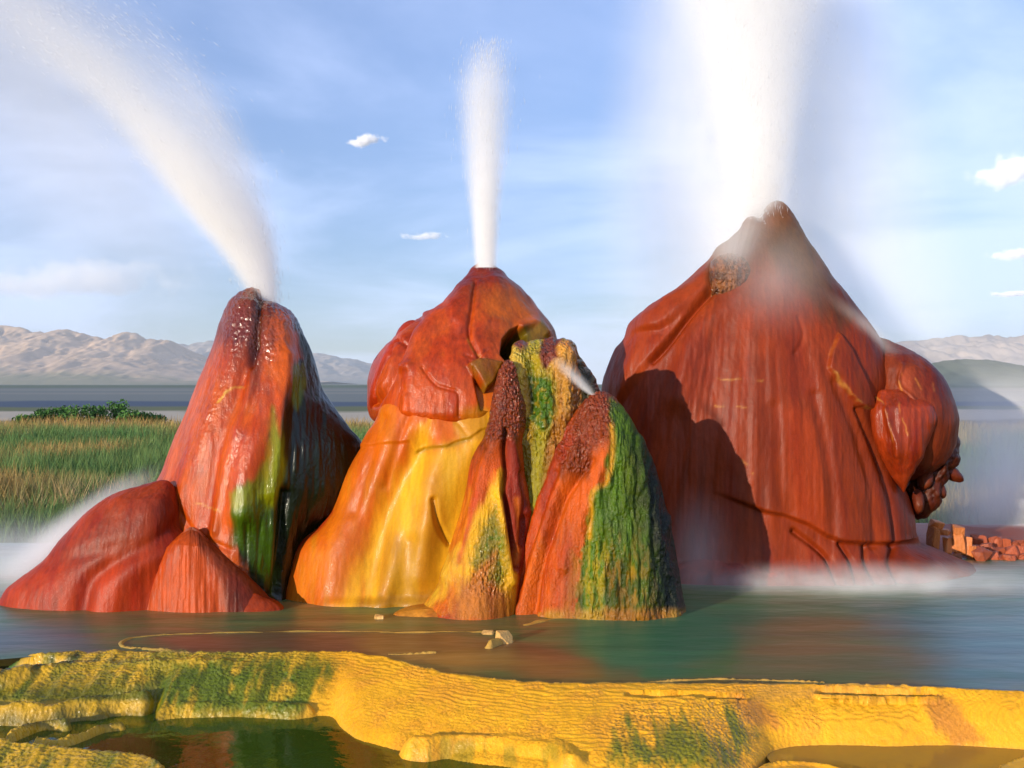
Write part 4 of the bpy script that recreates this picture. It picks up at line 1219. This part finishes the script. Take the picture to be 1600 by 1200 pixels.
mountain('mountain_range', [(-700, 540), (-500, 525), (-300, 535), (-120, 520), (0, 518), (28, 519), (45, 523), (70, 528), (100, 524), (130, 529), (160, 534), (200, 526), (215, 530), (240, 538), (262, 539), (290, 549), (330, 566), (380, 582), (440, 592), (520, 600)],
         6500, 3000, P(0.66, 0.46, 0.30), P(0.27, 0.24, 0.13), 'tan eroded desert mountains behind the marsh at the left', rough=0.4, seed=1.0, nx=460, ny=200)
mountain('mountain_range', [(150, 575), (240, 556), (300, 545), (330, 543), (400, 550), (460, 556), (520, 563), (560, 568), (590, 574), (700, 585), (900, 592)],
         10500, 3600, P(0.42, 0.34, 0.27), P(0.26, 0.24, 0.20), 'pale far mountain ridge showing between the left and middle cones', rough=0.8, seed=5.0, nx=300, ny=110)
mountain('mountain_range', [(1150, 590), (1300, 560), (1400, 545), (1470, 538), (1520, 533), (1560, 533), (1600, 530), (1680, 524), (1800, 530), (2000, 520), (2200, 545)],
         9000, 3600, P(0.56, 0.44, 0.34), P(0.30, 0.27, 0.20), 'pale sandy mountain range at the right edge of the view', rough=0.8, seed=9.0, nx=300, ny=120)
mountain('hill', [(1380, 600), (1430, 580), (1480, 567), (1520, 565), (1560, 568), (1600, 575), (1680, 585), (1800, 598)],
         2600, 900, P(0.15, 0.17, 0.10), P(0.15, 0.18, 0.11), 'low dark green hill in front of the right mountains', rough=0.2, seed=13.0, nx=140, ny=50)

# ------------------------------------------------------------------ marsh grass
def blades(name, n, region_fn, hmin, hmax, wd, cols, label, seed):
    rg = np.random.default_rng(seed)
    x, y = region_fn(rg, n)
    n = len(x)
    clump = fbm(x / 1.6, y / 1.6, x * 0 + seed, 3)
    tall = fbm(x / 6, y / 9, x * 0 + seed + 5, 3)
    h = (hmin + (hmax - hmin) * rg.random(n)) * (1 + 0.5 * clump + 0.25 * tall) * (0.75 + 0.5 * (y < 1e9))
    h = np.maximum(h, 0.1)
    ang = rg.random(n) * 2 * math.pi
    lean = 0.12 + 0.35 * rg.random(n)
    dx, dy = np.cos(ang), np.sin(ang)
    wx, wy = -dy, dx
    w = wd * (0.7 + 0.6 * rg.random(n)) * (1 + y / 45)
    co = np.zeros((n, 5, 3))
    bz = ZG - 0.05
    for k, (t_, ws, ln) in enumerate([(0, 1, 0), (0, -1, 0), (0.55, 0.8, 0.3), (0.55, -0.8, 0.3), (1, 0, 1)]):
        co[:, k, 0] = x + wx * w * ws * 0.5 + dx * lean * h * ln ** 1.5
        co[:, k, 1] = y + wy * w * ws * 0.5 + dy * lean * h * ln ** 1.5
        co[:, k, 2] = bz + h * t_ * (1 - 0.15 * lean * ln)
    i = np.arange(n)[:, None] * 5
    tr = np.concatenate([i + np.array([[0, 1, 3]]), i + np.array([[0, 3, 2]]), i + np.array([[2, 3, 4]])])
    dry = sst(-0.05, 0.45, fbm(x / 3.5, y / 7, x * 0 + 2 + seed, 4) + 0.25 * (rg.random(n) - 0.5))
    dry = np.maximum(dry, 0.9 * sst(48, 56, y * (1 + 0.05 * clump)))
    cc = np.array(cols[0])[None] * (1 - dry[:, None]) + np.array(cols[1])[None] * dry[:, None]
    cc = cc * (0.7 + 0.6 * rg.random(n))[:, None]
    c5 = np.repeat(cc[:, None], 5, 1)
    c5[:, 4] = c5[:, 4] * 0.75 + np.array(cols[1]) * 0.25
    o = mesh_np(name, co.reshape(-1, 3), tr, {'col': c5.reshape(-1, 3)}, M_GRASS, smooth=False)
    tag(o, label, 'grass', kind='stuff')
    return o


M_GRASS = simple_mat('marsh_blades', rough=0.7)


def reg_left(rg, n):
    y = np.exp(rg.uniform(math.log(13.5), math.log(60), n))
    px = rg.uniform(-160, 640, n)
    keep = (px < 420) | (y > 30)
    return ((px - 800) / F * y)[keep], y[keep]


def reg_right(rg, n):
    y = np.exp(rg.uniform(math.log(14), math.log(60), n))
    px = rg.uniform(1380, 1760, n)
    return (px - 800) / F * y, y


blades('marsh_grass', 95000, reg_left, 0.35, 0.75, 0.012, [(0.085, 0.20, 0.055), (0.44, 0.27, 0.09)], 'tall green and straw coloured marsh grass left of the cones', 3)
blades('marsh_grass', 22000, reg_right, 0.3, 0.6, 0.012, [(0.10, 0.19, 0.05), (0.40, 0.29, 0.10)], 'hazy marsh grass seen beyond the steam at the right', 4)


def reg_dead(rg, n):
    px = rg.normal(110, 70, n); y = 18 + 3.5 * rg.random(n) + (px - 60) * 0.02
    k = fbm(px / 25, y * 2, px * 0, 3) > -0.1
    return ((px - 800) / F * y)[k], y[k]


blades('dead_reeds', 2400, reg_dead, 0.25, 0.60, 0.012, [(0.36, 0.25, 0.11), (0.48, 0.34, 0.16)], 'patch of dead straw reeds near the left steam', 8)


# shrubs
def shrub(px, d, w, h, seed, label):
    rg = np.random.default_rng(seed)
    n = 620
    th = rg.random(n) * 2 * math.pi
    rr_ = rg.random(n) ** 0.45
    ph_ = rg.random(n) ** 0.7 * math.pi / 2
    lob = 1 + 0.25 * np.sin(3 * th + seed) + 0.15 * np.sin(7 * th)
    x = w / 2 * rr_ * np.cos(th) * np.cos(ph_ * 0.8) * lob
    y = w / 2 * rr_ * np.sin(th) * np.cos(ph_ * 0.8)
    z = h * (0.05 + 0.95 * np.sin(ph_) * rr_ * (0.8 + 0.3 * rg.random(n)))
    s = 0.07 + 0.08 * rg.random(n)
    a = rg.normal(size=(n, 3)); a /= np.linalg.norm(a, axis=1, keepdims=True)
    b = np.cross(a, rg.normal(size=(n, 3))); b /= np.linalg.norm(b, axis=1, keepdims=True)
    c0 = np.stack([x, y, z], -1)
    co = np.stack([c0 - a * s[:, None], c0 + b * s[:, None] * .5, c0 + a * s[:, None], c0 - b * s[:, None] * .5], 1)
    q = np.arange(n * 4).reshape(n, 4)
    cc = np.array([0.06, 0.15, 0.03])[None] * (0.6 + 0.8 * rg.random(n))[:, None]
    root = thing('shrub', label, 'shrub', ((px - 800) / F * d, d, ZG - 0.02), 'shrubs along the alkali strip')
    mesh_np('foliage', co.reshape(-1, 3), q, {'col': np.repeat(cc, 4, 0)}, M_GRASS, root, smooth=False)
    # stems
    sv, sf = [], []
    for k in range(5):
        a0 = rg.random() * 6.28; r0 = 0.02
        ex, ey, ez = w * 0.25 * math.cos(a0), w * 0.25 * math.sin(a0), h * 0.7
        b0 = len(sv)
        for (cx, cy, cz, rd) in ((0, 0, 0, r0), (ex, ey, ez, r0 * .3)):
            for j in range(5):
                sv.append((cx + rd * math.cos(j * 1.2566), cy + rd * math.sin(j * 1.2566), cz))
        for j in range(5):
            sf.append([b0 + j, b0 + (j + 1) % 5, b0 + 5 + (j + 1) % 5, b0 + 5 + j])
    mesh_np('stem', sv, sf, {'col': np.tile([0.10, 0.07, 0.04], (len(sv), 1))}, M_GRASS, root)


sh_names = ['leftmost of the green shrubs on the alkali strip', 'low green shrub second from the left on the strip', 'round green shrub third from the left on the strip',
            'broad green shrub left of the tallest one', 'dense mid row green shrub on the alkali strip', 'tallest green shrub poking above the row',
            'low green shrub right of the tallest one', 'small green shrub near the right end of the row', 'last low green shrub nearest the left cone']
for k, (px, w, h) in enumerate([(40, 1.6, 0.45), (68, 1.5, 0.75), (95, 1.7, 0.85), (122, 1.9, 0.95), (150, 1.8, 0.95), (184, 1.7, 1.15), (206, 1.6, 0.70), (226, 1.4, 0.55), (244, 1.2, 0.40)]):
    shrub(px, 66 + (k % 3) * 1.2, w * 1.15, h * 1.15 + 0.1, 50 + k, sh_names[k])

# ------------------------------------------------------------------ rocks on the right
M_ROCK = mineral_mat('rock_mineral', bump=0.6, rough=0.5, coat=0.1, streak=0.8)


def rock_mesh(seed, sx, sy, sz, col, sq=0.45):
    rg = np.random.default_rng(seed)
    import bmesh
    bm = bmesh.new()
    pts = []
    for k in range(22):
        p = rg.uniform(-1, 1, 3)
        p = np.sign(p) * np.abs(p) ** sq
        pts.append(bm.verts.new((p[0] * sx, p[1] * sy, (p[2] * 0.5 + 0.5) * sz)))
    r = bmesh.ops.convex_hull(bm, input=bm.verts)
    bmesh.ops.delete(bm, geom=[g for g in r['geom_interior'] if isinstance(g, bmesh.types.BMVert)], context='VERTS')
    bmesh.ops.bevel(bm, geom=bm.edges[:], offset=0.16 * min(sx, sz), segments=2, affect='EDGES', clamp_overlap=True)
    me = bpy.data.meshes.new('rock')
    bm.to_mesh(me); bm.free()
    a = me.attributes.new('col', 'FLOAT_COLOR', 'POINT')
    a.data.foreach_set('color', np.tile([*col, 1], len(me.vertices)).astype(np.float32))
    a = me.attributes.new('nodule', 'FLOAT', 'POINT')
    a.data.foreach_set('value', np.full(len(me.vertices), 0.3, np.float32))
    me.materials.append(M_ROCK)
    return me


outc = thing('rock_outcrop', 'low broken orange and red rock ledge to the right of the largest cone', 'rock outcrop', (3.2, 8.2, -0.05))
rocks = []
for (px, py, w, h, cl) in [(1462, 862, 12, 44, 0), (1478, 868, 9, 30, 0), (1490, 864, 8, 44, 0), (1500, 868, 9, 40, 0), (1511, 872, 7, 34, 0), (1496, 838, 10, 18, 0), (1459, 826, 11, 14, 0), (1475, 836, 9, 10, 0), (1520, 874, 8, 22, 0), (1455, 872, 12, 14, 1), (1485, 876, 14, 10, 1)]:
    rocks.append((px, py, w, h, 8.1, cl))
rg = np.random.default_rng(5)
for k in range(64):
    px = 1518 + k * 2.6 + rg.uniform(-3, 3)
    row = k % 3
    top = 840 + (px - 1518) * 0.10
    rocks.append((px, top + 16 + row * 11 + rg.uniform(-3, 3), rg.uniform(8, 16), rg.uniform(15, 25), 8.4 - row * 0.16 + rg.uniform(-.05, .05), 2))
cols = [P(0.60, 0.19, 0.05), P(0.30, 0.10, 0.04), P(0.38, 0.085, 0.032)]
for k, (px, py, w, h, d, cl) in enumerate(rocks):
    s = d / F
    me = rock_mesh(200 + k, w * s, w * s * 0.9, h * s, cols[cl] * (0.7 + 0.5 * rg.random()), 0.7 if cl == 2 else 0.5)
    o = bpy.data.objects.new('rock', me); COL.objects.link(o); o.parent = outc
    p = W(px, py, d)
    o.location = (p[0] - 3.2, p[1] - 8.2, p[2] + 0.05)
    o.rotation_euler = (rg.uniform(-.2, .2), rg.uniform(-.35, .35) - (0.3 if cl == 2 else 0), rg.uniform(-.5, .5))
# bank that carries the rocks
bx = np.linspace(2.9, 6.5, 80); bt = np.linspace(0, 1, 24)
BX, BT = np.meshgrid(bx, bt)
BY = 7.75 + BT * 2.6
BZ = -0.12 + 0.22 * np.sin(math.pi * BT) ** 0.7 * sst(2.9, 3.3, BX) + 0.03 * fbm(BX * 4, BY * 4, BX * 0, 3)
bank = mesh_np('rock_bank', np.stack([BX, BY, BZ], -1), gridquads(24, 80), {'col': np.tile(P(0.30, 0.07, 0.035), (BX.size, 1)), 'nodule': np.zeros(BX.size)}, M_ROCK)
tag(bank, 'low reddish bank under the broken rocks at the right', kind='structure')

# small lumps in the pool
for k, (px, py, w, h, lab) in enumerate([(787, 1004, 15, 18, 'small yellow crusted rock standing in the pool before the front mound'), (762, 990, 10, 5, 'tiny flat pale rock just left of the yellow pool rock'), (592, 966, 10, 5, 'tiny pale rock in the pool below the yellow skirt')]):
    d = (CH + 0.0) * F / (py - 600)
    me = rock_mesh(400 + k, w * d / F, w * d / F * .8, h * d / F + 0.03, P(0.70, 0.40, 0.12))
    o = bpy.data.objects.new('pool_rock', me); COL.objects.link(o)
    o.location = ((px - 800) / F * d, d, -0.03)
    tag(o, lab, 'rock')

# ====================================================================== WATER JETS AND STEAM
M_DROP = simple_mat('water_droplets', rough=0.25, base=(0.86, 0.88, 0.92))


def jet(name, rows, D, dens, label, thing_cat='water jet', noise=0.7, g=-0.35, nsc=(9, 9, 1.2), kind=None, group=None, depth=1.0, k=2.0, color=(1, 1, 1), widen=1.35, drops=0):
    """spray body: rows (py, px left, px centre, px right, strength) at distance D; widths are where the spray has thinned out"""
    rows = sorted((r_[0], r_[2] - (r_[2] - r_[1]) * widen, r_[2], r_[2] + (r_[3] - r_[2]) * widen, r_[4]) for r_ in rows)
    r = np.array(rows, float)
    z1 = CH - (r[0, 0] - 600) / F * D; z0 = CH - (r[-1, 0] - 600) / F * D
    X = lambda p: (p - 800) / F * D
    n = 40
    py = np.linspace(r[0, 0], r[-1, 0], n)
    xl = pchip(r[:, 0], X(r[:, 1]), py); xc = pchip(r[:, 0], X(r[:, 2]), py); xr = pchip(r[:, 0], X(r[:, 3]), py)
    st = np.interp(py, r[:, 0], r[:, 4])
    z = CH - (py - 600) / F * D
    xref = xc.mean()
    # closed hull
    nt_ = 20
    th = np.linspace(0, 2 * math.pi, nt_, endpoint=False)
    co = []
    for i in range(n):
        for a in th:
            cxx = (xr[i] - xc[i]) if math.cos(a) > 0 else (xc[i] - xl[i])
            co.append((xc[i] + cxx * 1.12 * math.cos(a) - xref, 0.5 * (xr[i] - xl[i]) * 1.12 * depth * math.sin(a), z[i]))
    co = np.array(co)
    q = gridquads(n, nt_, wrap=True)
    c0 = len(co)
    co = np.vstack([co, [[xc[0] - xref, 0, z[0]], [xc[-1] - xref, 0, z[-1]]]])
    mesh_t = [list(f) for f in q]
    me = bpy.data.meshes.new(name)
    fans = [[c0, j, (j + 1) % nt_] for j in range(nt_)] + [[c0 + 1, (n - 1) * nt_ + (j + 1) % nt_, (n - 1) * nt_ + j] for j in range(nt_)]
    me.from_pydata([tuple(map(float, c)) for c in co], [], [f[::-1] for f in mesh_t] + [f[::-1] for f in fans])
    me.update()
    o = bpy.data.objects.new(name, me); COL.objects.link(o)
    o.location = (xref, D, 0)
    # material
    mt = bpy.data.materials.new(name + '_spray')
    mt.use_nodes = True
    nt = mt.node_tree; nt.nodes.clear()
    new, m = NT(nt)
    tcn = new('ShaderNodeTexCoord')
    sp = new('ShaderNodeSeparateXYZ', ins={0: tcn.outputs['Object']})
    h = m('DIVIDE', m('SUBTRACT', sp.outputs[2], float(z0)), float(z1 - z0))
    xlo, xhi = float(min(xl.min(), 0 + xl.min()) - xref), float(xr.max() - xref)
    def fc(vals, lo, hi):
        nd = new('ShaderNodeFloatCurve', ins={1: h})
        cu = nd.mapping.curves[0]
        hv = (z - z0) / (z1 - z0)
        idx = np.argsort(hv)
        sel = idx[np.linspace(0, n - 1, 12).astype(int)]
        pts_ = [(float(hv[i]), float((vals[i] - lo) / (hi - lo))) for i in sel]
        cu.points[0].location = pts_[0]; cu.points[1].location = pts_[-1]
        for p_ in pts_[1:-1]:
            cu.points.new(*p_)
        nd.mapping.update()
        return m('MULTIPLY_ADD', nd.outputs[0], hi - lo, lo)
    c_ = fc(xc - xref, xlo, xhi)
    wm = float(max((xr - xc).max(), (xc - xl).max()))
    wl = fc(xc - xl, 0.0, wm); wr = fc(xr - xc, 0.0, wm)
    sv = fc(st, 0.0, 1.0)
    dx = m('SUBTRACT', sp.outputs[0], c_)
    right = m('GREATER_THAN', dx, 0.0)
    w_ = m('ADD', m('MULTIPLY', right, wr), m('MULTIPLY', m('SUBTRACT', 1.0, right), wl))
    nx_ = m('DIVIDE', dx, w_)
    wa = m('MULTIPLY', m('ADD', wl, wr), 0.5 * depth)
    ny_ = m('DIVIDE', sp.outputs[1], wa)
    # sheared coordinates so that the streaks follow the stream
    cmb = new('ShaderNodeCombineXYZ', ins={0: m('MULTIPLY', nx_, 1.0), 1: ny_, 2: sp.outputs[2]})
    mp = new('ShaderNodeMapping', ins={0: cmb.outputs[0]})
    mp.inputs['Scale'].default_value = (nsc[0] * 0.7, nsc[1] * 0.7, nsc[2] * 1.2)
    ns = new('ShaderNodeTexNoise', ins={'Vector': mp.outputs[0], 'Scale': 2.2, 'Detail': 4.0, 'Roughness': 0.7})
    d2 = m('ADD', m('MULTIPLY', nx_, nx_), m('MULTIPLY', ny_, ny_))
    gs = m('SUBTRACT', m('EXPONENT', m('MULTIPLY', d2, -k * 1.9)), math.exp(-k * 1.9))
    gs = m('MAXIMUM', gs, 0.0)
    nn = m('MAXIMUM', m('MULTIPLY_ADD', m('SUBTRACT', ns.outputs[0], 0.5), noise * 4, 1.0), 0.0)
    den = m('MULTIPLY', m('MULTIPLY', m('MULTIPLY', gs, nn), sv), dens)
    pv = new('ShaderNodeVolumePrincipled', ins={'Color': (*color, 1), 'Density': den, 'Anisotropy': g})
    new('ShaderNodeOutputMaterial', ins={'Volume': pv.outputs[0]})
    me.materials.append(mt)
    tag(o, label, thing_cat, group=group, kind=kind)
    if drops:
        rg = np.random.default_rng(int(abs(r[0, 1])) + drops)
        zz_ = z0 + (z1 - z0) * rg.random(drops) ** 0.9
        pyd = 600 - F * (zz_ - CH) / D
        gxn = rg.normal(0, 0.40, drops); gyn = rg.normal(0, 0.40, drops)
        il = lambda a_: np.interp(zz_, z[::-1], a_[::-1]) if z[0] > z[-1] else np.interp(zz_, z, a_)
        cxd = il(xc); wd_ = np.where(gxn > 0, il(xr) - cxd, cxd - il(xl))
        slope = np.gradient(il(xc)[np.argsort(zz_)], np.sort(zz_) + np.arange(drops) * 1e-9)
        sl = np.clip(np.interp(zz_, np.sort(zz_), slope), -1.5, 1.5)
        px3 = cxd + gxn * wd_ - xref; py3 = gyn * 0.5 * (il(xr) - il(xl)) * depth
        ln_ = rg.uniform(0.008, 0.035, drops); wq = rg.uniform(0.0006, 0.0015, drops)
        c0_ = np.stack([px3, py3, zz_], -1)
        up_ = np.stack([sl, 0 * sl, np.ones(drops)], -1); up_ /= np.linalg.norm(up_, axis=1, keepdims=True)
        sa = np.stack([np.ones(drops), 0 * sl, -sl], -1); sa /= np.linalg.norm(sa, axis=1, keepdims=True)
        sb = np.tile([0.0, 1.0, 0.0], (drops, 1))
        vs = np.stack([c0_ + up_ * ln_[:, None], c0_ + sa * wq[:, None], c0_ + (-0.5 * sa + 0.87 * sb) * wq[:, None], c0_ + (-0.5 * sa - 0.87 * sb) * wq[:, None], c0_ - up_ * ln_[:, None]], 1)
        b_ = np.arange(drops)[:, None] * 5
        tr_ = np.concatenate([b_ + np.array([q_]) for q_ in ([0, 1, 2], [0, 2, 3], [0, 3, 1], [4, 2, 1], [4, 3, 2], [4, 1, 3])])
        dp = mesh_np('droplets', vs.reshape(-1, 3), tr_, None, M_DROP, o)
        dp['kind'] = 'stuff'
    return o


JG = 'jets shooting from the cone tops'
# left jet: arching stream and falling curtain
jet('water_jet', [(486, 398, 418, 436, 1), (450, 380, 409, 434, 1), (400, 348, 388, 430, 1), (340, 298, 352, 412, 0.85), (280, 246, 308, 376, 0.52), (220, 196, 262, 332, 0.27), (160, 132, 206, 282, 0.14), (100, 50, 150, 240, 0.10), (60, 0, 102, 196, 0.06), (0, -90, 34, 140, 0.03), (-60, -180, -40, 80, 0.02)],
    6.95, 30.0, 'left white water jet arching up and to the left', group=JG, widen=1.25, drops=3500)
jet('spray_curtain', [(474, 396, 418, 440, 0.8), (420, 370, 415, 440, 0.7), (360, 340, 400, 434, 0.6), (300, 290, 376, 420, 0.5), (240, 230, 350, 400, 0.42), (180, 190, 315, 372, 0.34), (120, 150, 270, 338, 0.2), (60, 80, 200, 290, 0.10), (0, 20, 140, 240, 0.03)],
    7.0, 6.0, 'thin falling spray on the right side of the left jet', 'spray', noise=0.5, drops=1200)
jet('spray_curtain', [(560, 150, 250, 360, 0.02), (480, 100, 260, 390, 0.15), (400, 0, 240, 380, 0.35), (300, -120, 180, 350, 0.5), (200, -200, 120, 300, 0.7), (100, -260, 60, 240, 0.9), (0, -320, 0, 180, 0.9), (-80, -380, -60, 120, 0.5)],
    7.4, 1.3, 'faint broad mist drifting under the arching left jet', 'spray', noise=0.4, depth=0.5)
jet('water_jet', [(420, 741, 759, 777, 1), (380, 738, 759, 779, 0.8), (330, 732, 758, 784, 0.42), (280, 724, 758, 790, 0.22), (230, 717, 758, 798, 0.13), (180, 710, 757, 803, 0.095), (130, 708, 757, 806, 0.065), (95, 716, 760, 804, 0.035), (60, 735, 764, 796, 0.0)],
    7.0, 95.0, 'middle slim white water jet rising straight up', group=JG, widen=1.12, drops=1500)
jet('water_jet', [(362, 1164, 1192, 1220, 1), (320, 1142, 1185, 1228, 0.95), (250, 1126, 1182, 1240, 0.7), (200, 1116, 1182, 1248, 0.5), (150, 1100, 1180, 1258, 0.32), (100, 1084, 1178, 1268, 0.23), (50, 1064, 1176, 1284, 0.18), (0, 1044, 1174, 1300, 0.15), (-100, 1000, 1170, 1340, 0.18)],
    7.78, 21.0, 'right wide white water jet bursting from the largest cone', group=JG, widen=1.15, drops=5000)
jet('spray_curtain', [(640, 980, 1240, 1520, 0.05), (520, 940, 1220, 1510, 0.45), (420, 930, 1200, 1490, 0.7), (320, 930, 1190, 1470, 0.85), (220, 940, 1195, 1450, 0.9), (100, 960, 1200, 1420, 1.0), (0, 975, 1205, 1400, 1.0), (-100, 990, 1205, 1380, 0.9)],
    8.75, 2.0, 'pale curtain of spray falling round the right jet', 'spray', noise=0.7, depth=0.6, k=1.0, widen=1.1)
jet('spray_curtain', [(440, 1112, 1142, 1172, 0.15), (415, 1106, 1142, 1178, 0.6), (390, 1096, 1144, 1186, 0.8), (350, 1090, 1152, 1204, 0.5), (300, 1090, 1160, 1214, 0.15)],
    7.42, 4.0, 'white puff of spray over the dark knob below the right summit', 'spray')
jet('water_jet', [(617, 920, 925, 931, 1), (608, 906, 915, 926, 0.9), (596, 892, 904, 918, 0.6), (582, 876, 890, 906, 0.35), (568, 862, 876, 894, 0.12), (558, 855, 868, 884, 0.02)],
    6.02, 24.0, 'tiny spray jet from the right peak of the front mound', group=None, noise=0.2)


def steam(name, px, py, D, rx, ry, rd, dens, label, puffy=False, rot=0.0, nscale=2.0, color=(1, 1, 1), g=-0.3, contrast=2.0, stretch=1.0):
    me = bpy.data.meshes.new(name)
    import bmesh
    bm = bmesh.new()
    bmesh.ops.create_icosphere(bm, subdivisions=3, radius=1.0)
    for v_ in bm.verts:
        v_.co = (v_.co.x * rx, v_.co.y * rd, v_.co.z * ry)
    bm.to_mesh(me); bm.free()
    o = bpy.data.objects.new(name, me); COL.objects.link(o)
    p = W(px, py, D)
    o.location = p
    o.rotation_euler = (0, rot, 0)
    mt = bpy.data.materials.new(name + '_vapour')
    mt.use_nodes = True
    nt = mt.node_tree; nt.nodes.clear()
    new, m = NT(nt)
    tcn = new('ShaderNodeTexCoord')
    mp = new('ShaderNodeMapping', ins={0: tcn.outputs['Object']})
    mp.inputs['Scale'].default_value = (1 / rx, 1 / rd, 1 / ry)
    ln = new('ShaderNodeVectorMath', operation='LENGTH', ins={0: mp.outputs[0]})
    mp2 = new('ShaderNodeMapping', ins={0: tcn.outputs['Object']})
    mp2.inputs['Scale'].default_value = (1, 1, stretch)
    ns = new('ShaderNodeTexNoise', ins={'Vector': mp2.outputs[0], 'Scale': nscale, 'Detail': 4.0, 'Roughness': 0.55})
    base = m('MAXIMUM', m('SUBTRACT', 1.0, ln.outputs['Value']), 0.0)
    base = m('MULTIPLY', base, base)
    nn = m('MAXIMUM', m('MULTIPLY_ADD', m('SUBTRACT', ns.outputs[0], 0.5), contrast * 2, 1.0), 0.0)
    den = m('MULTIPLY', m('MULTIPLY', base, nn), dens * 3.0)
    if puffy:
        sepc = new('ShaderNodeSeparateXYZ', ins={0: mp.outputs[0]})
        low = m('MULTIPLY', m('MAXIMUM', m('MULTIPLY', sepc.outputs[2], -1.0), 0.0), 1.1)
        val = m('SUBTRACT', m('SUBTRACT', 0.62, m('MULTIPLY', ln.outputs['Value'], 1.1)), low)
        val = m('ADD', val, m('MULTIPLY', m('SUBTRACT', ns.outputs[0], 0.5), contrast))
        sm = new('ShaderNodeMapRange', interpolation_type='SMOOTHSTEP', ins={0: val, 1: 0.0, 2: 0.35, 3: 0.0, 4: 1.0})
        edge = m('MULTIPLY', m('MAXIMUM', m('SUBTRACT', 1.0, ln.outputs['Value']), 0.0), 4.0, clamp=True)
        den = m('MULTIPLY', m('MULTIPLY', sm.outputs[0], edge), dens)
    pv = new('ShaderNodeVolumePrincipled', ins={'Color': (*color, 1), 'Density': den, 'Anisotropy': g})
    new('ShaderNodeOutputMaterial', ins={'Volume': pv.outputs[0]})
    me.materials.append(mt)
    tag(o, label, kind='stuff')
    o['category'] = 'steam' if 'cloud' not in name else 'cloud'
    return o


steam('steam', 105, 838, 6.6, 0.80, 0.17, 0.25, 4.5, 'white steam rising off the low left lobe', rot=math.radians(-36), nscale=3.0, contrast=0.8)
steam('steam', 30, 880, 7.4, 1.0, 0.40, 0.6, 0.9, 'thin steam drifting over the marsh at the far left', nscale=2.0, contrast=1.0)
steam('steam', 1570, 730, 9.4, 0.95, 1.3, 0.6, 1.5, 'pale column of steam behind the right side of the largest cone', nscale=1.6, contrast=1.2)
steam('steam', 1350, 912, 6.85, 1.6, 0.17, 0.38, 1.15, 'low mist lying on the pool below the largest cone', nscale=3.5, contrast=1.8, stretch=2.0)
steam('steam', 1090, 860, 6.95, 0.30, 0.50, 0.25, 0.5, 'faint steam in the shaded gap left of the largest cone', nscale=2.0, contrast=0.8)
steam('steam', 1330, 505, 7.55, 0.50, 0.10, 0.3, 2.2, 'wisp of steam lying across the right shoulder of the largest cone', rot=math.radians(38), nscale=4.0, contrast=0.8)
steam('steam', 1215, 430, 7.15, 0.50, 0.50, 0.22, 0.55, 'thin steam veil over the summit of the largest cone', nscale=3.0, contrast=0.8)

# clouds: real puffs of vapour in the distance
def cloud(px, py, D, w, h, dens, label, seed, nz=0.9, ct=2.4):
    s = D / F
    o = steam('cloud', px, py, D, w * s, h * s, w * s * 0.6, dens * 4 / (h * s), label, puffy=True, nscale=nz / (h * s), contrast=ct, stretch=1.0)
    del o['kind']
    return o


cloud(569, 222, 14000, 42, 22, 1.2, 'small bright cloud alone between the left and middle jets', 1)
cloud(1572, 272, 14300, 84, 62, 1.0, 'puffy white cumulus cloud near the right edge', 2)
cloud(1582, 400, 15000, 60, 20, 0.35, 'flat pale cloud under the cumulus at the right edge', 3)
cloud(1578, 461, 15000, 44, 10, 0.4, 'thin lowest cloud at the right edge above the mountains', 4)
cloud(662, 371, 15000, 56, 12, 0.2, 'thin streak cloud left of the middle jet', 5)
cloud(90, 448, 15000, 300, 60, 0.16, 'soft cloud bank above the left mountains', 6)

# haze: even pale air round everything but the sky
import bmesh
bm = bmesh.new()
bmesh.ops.create_cube(bm, size=1.0)
for v_ in bm.verts:
    v_.co = (v_.co.x * 28000, v_.co.y * 28000, v_.co.z * 604 + 299)
me = bpy.data.meshes.new('haze'); bm.to_mesh(me); bm.free()
hz = bpy.data.objects.new('haze', me); COL.objects.link(hz)
mt = bpy.data.materials.new('haze_air'); mt.use_nodes = True
nt = mt.node_tree; nt.nodes.clear()
new, m = NT(nt)
pv = new('ShaderNodeVolumePrincipled', ins={'Color': (0.80, 0.90, 1.0, 1), 'Density': 6.0e-5, 'Anisotropy': 0.0})
new('ShaderNodeOutputMaterial', ins={'Volume': pv.outputs[0]})
me.materials.append(mt)
tag(hz, 'thin bluish haze over the whole basin', kind='stuff')
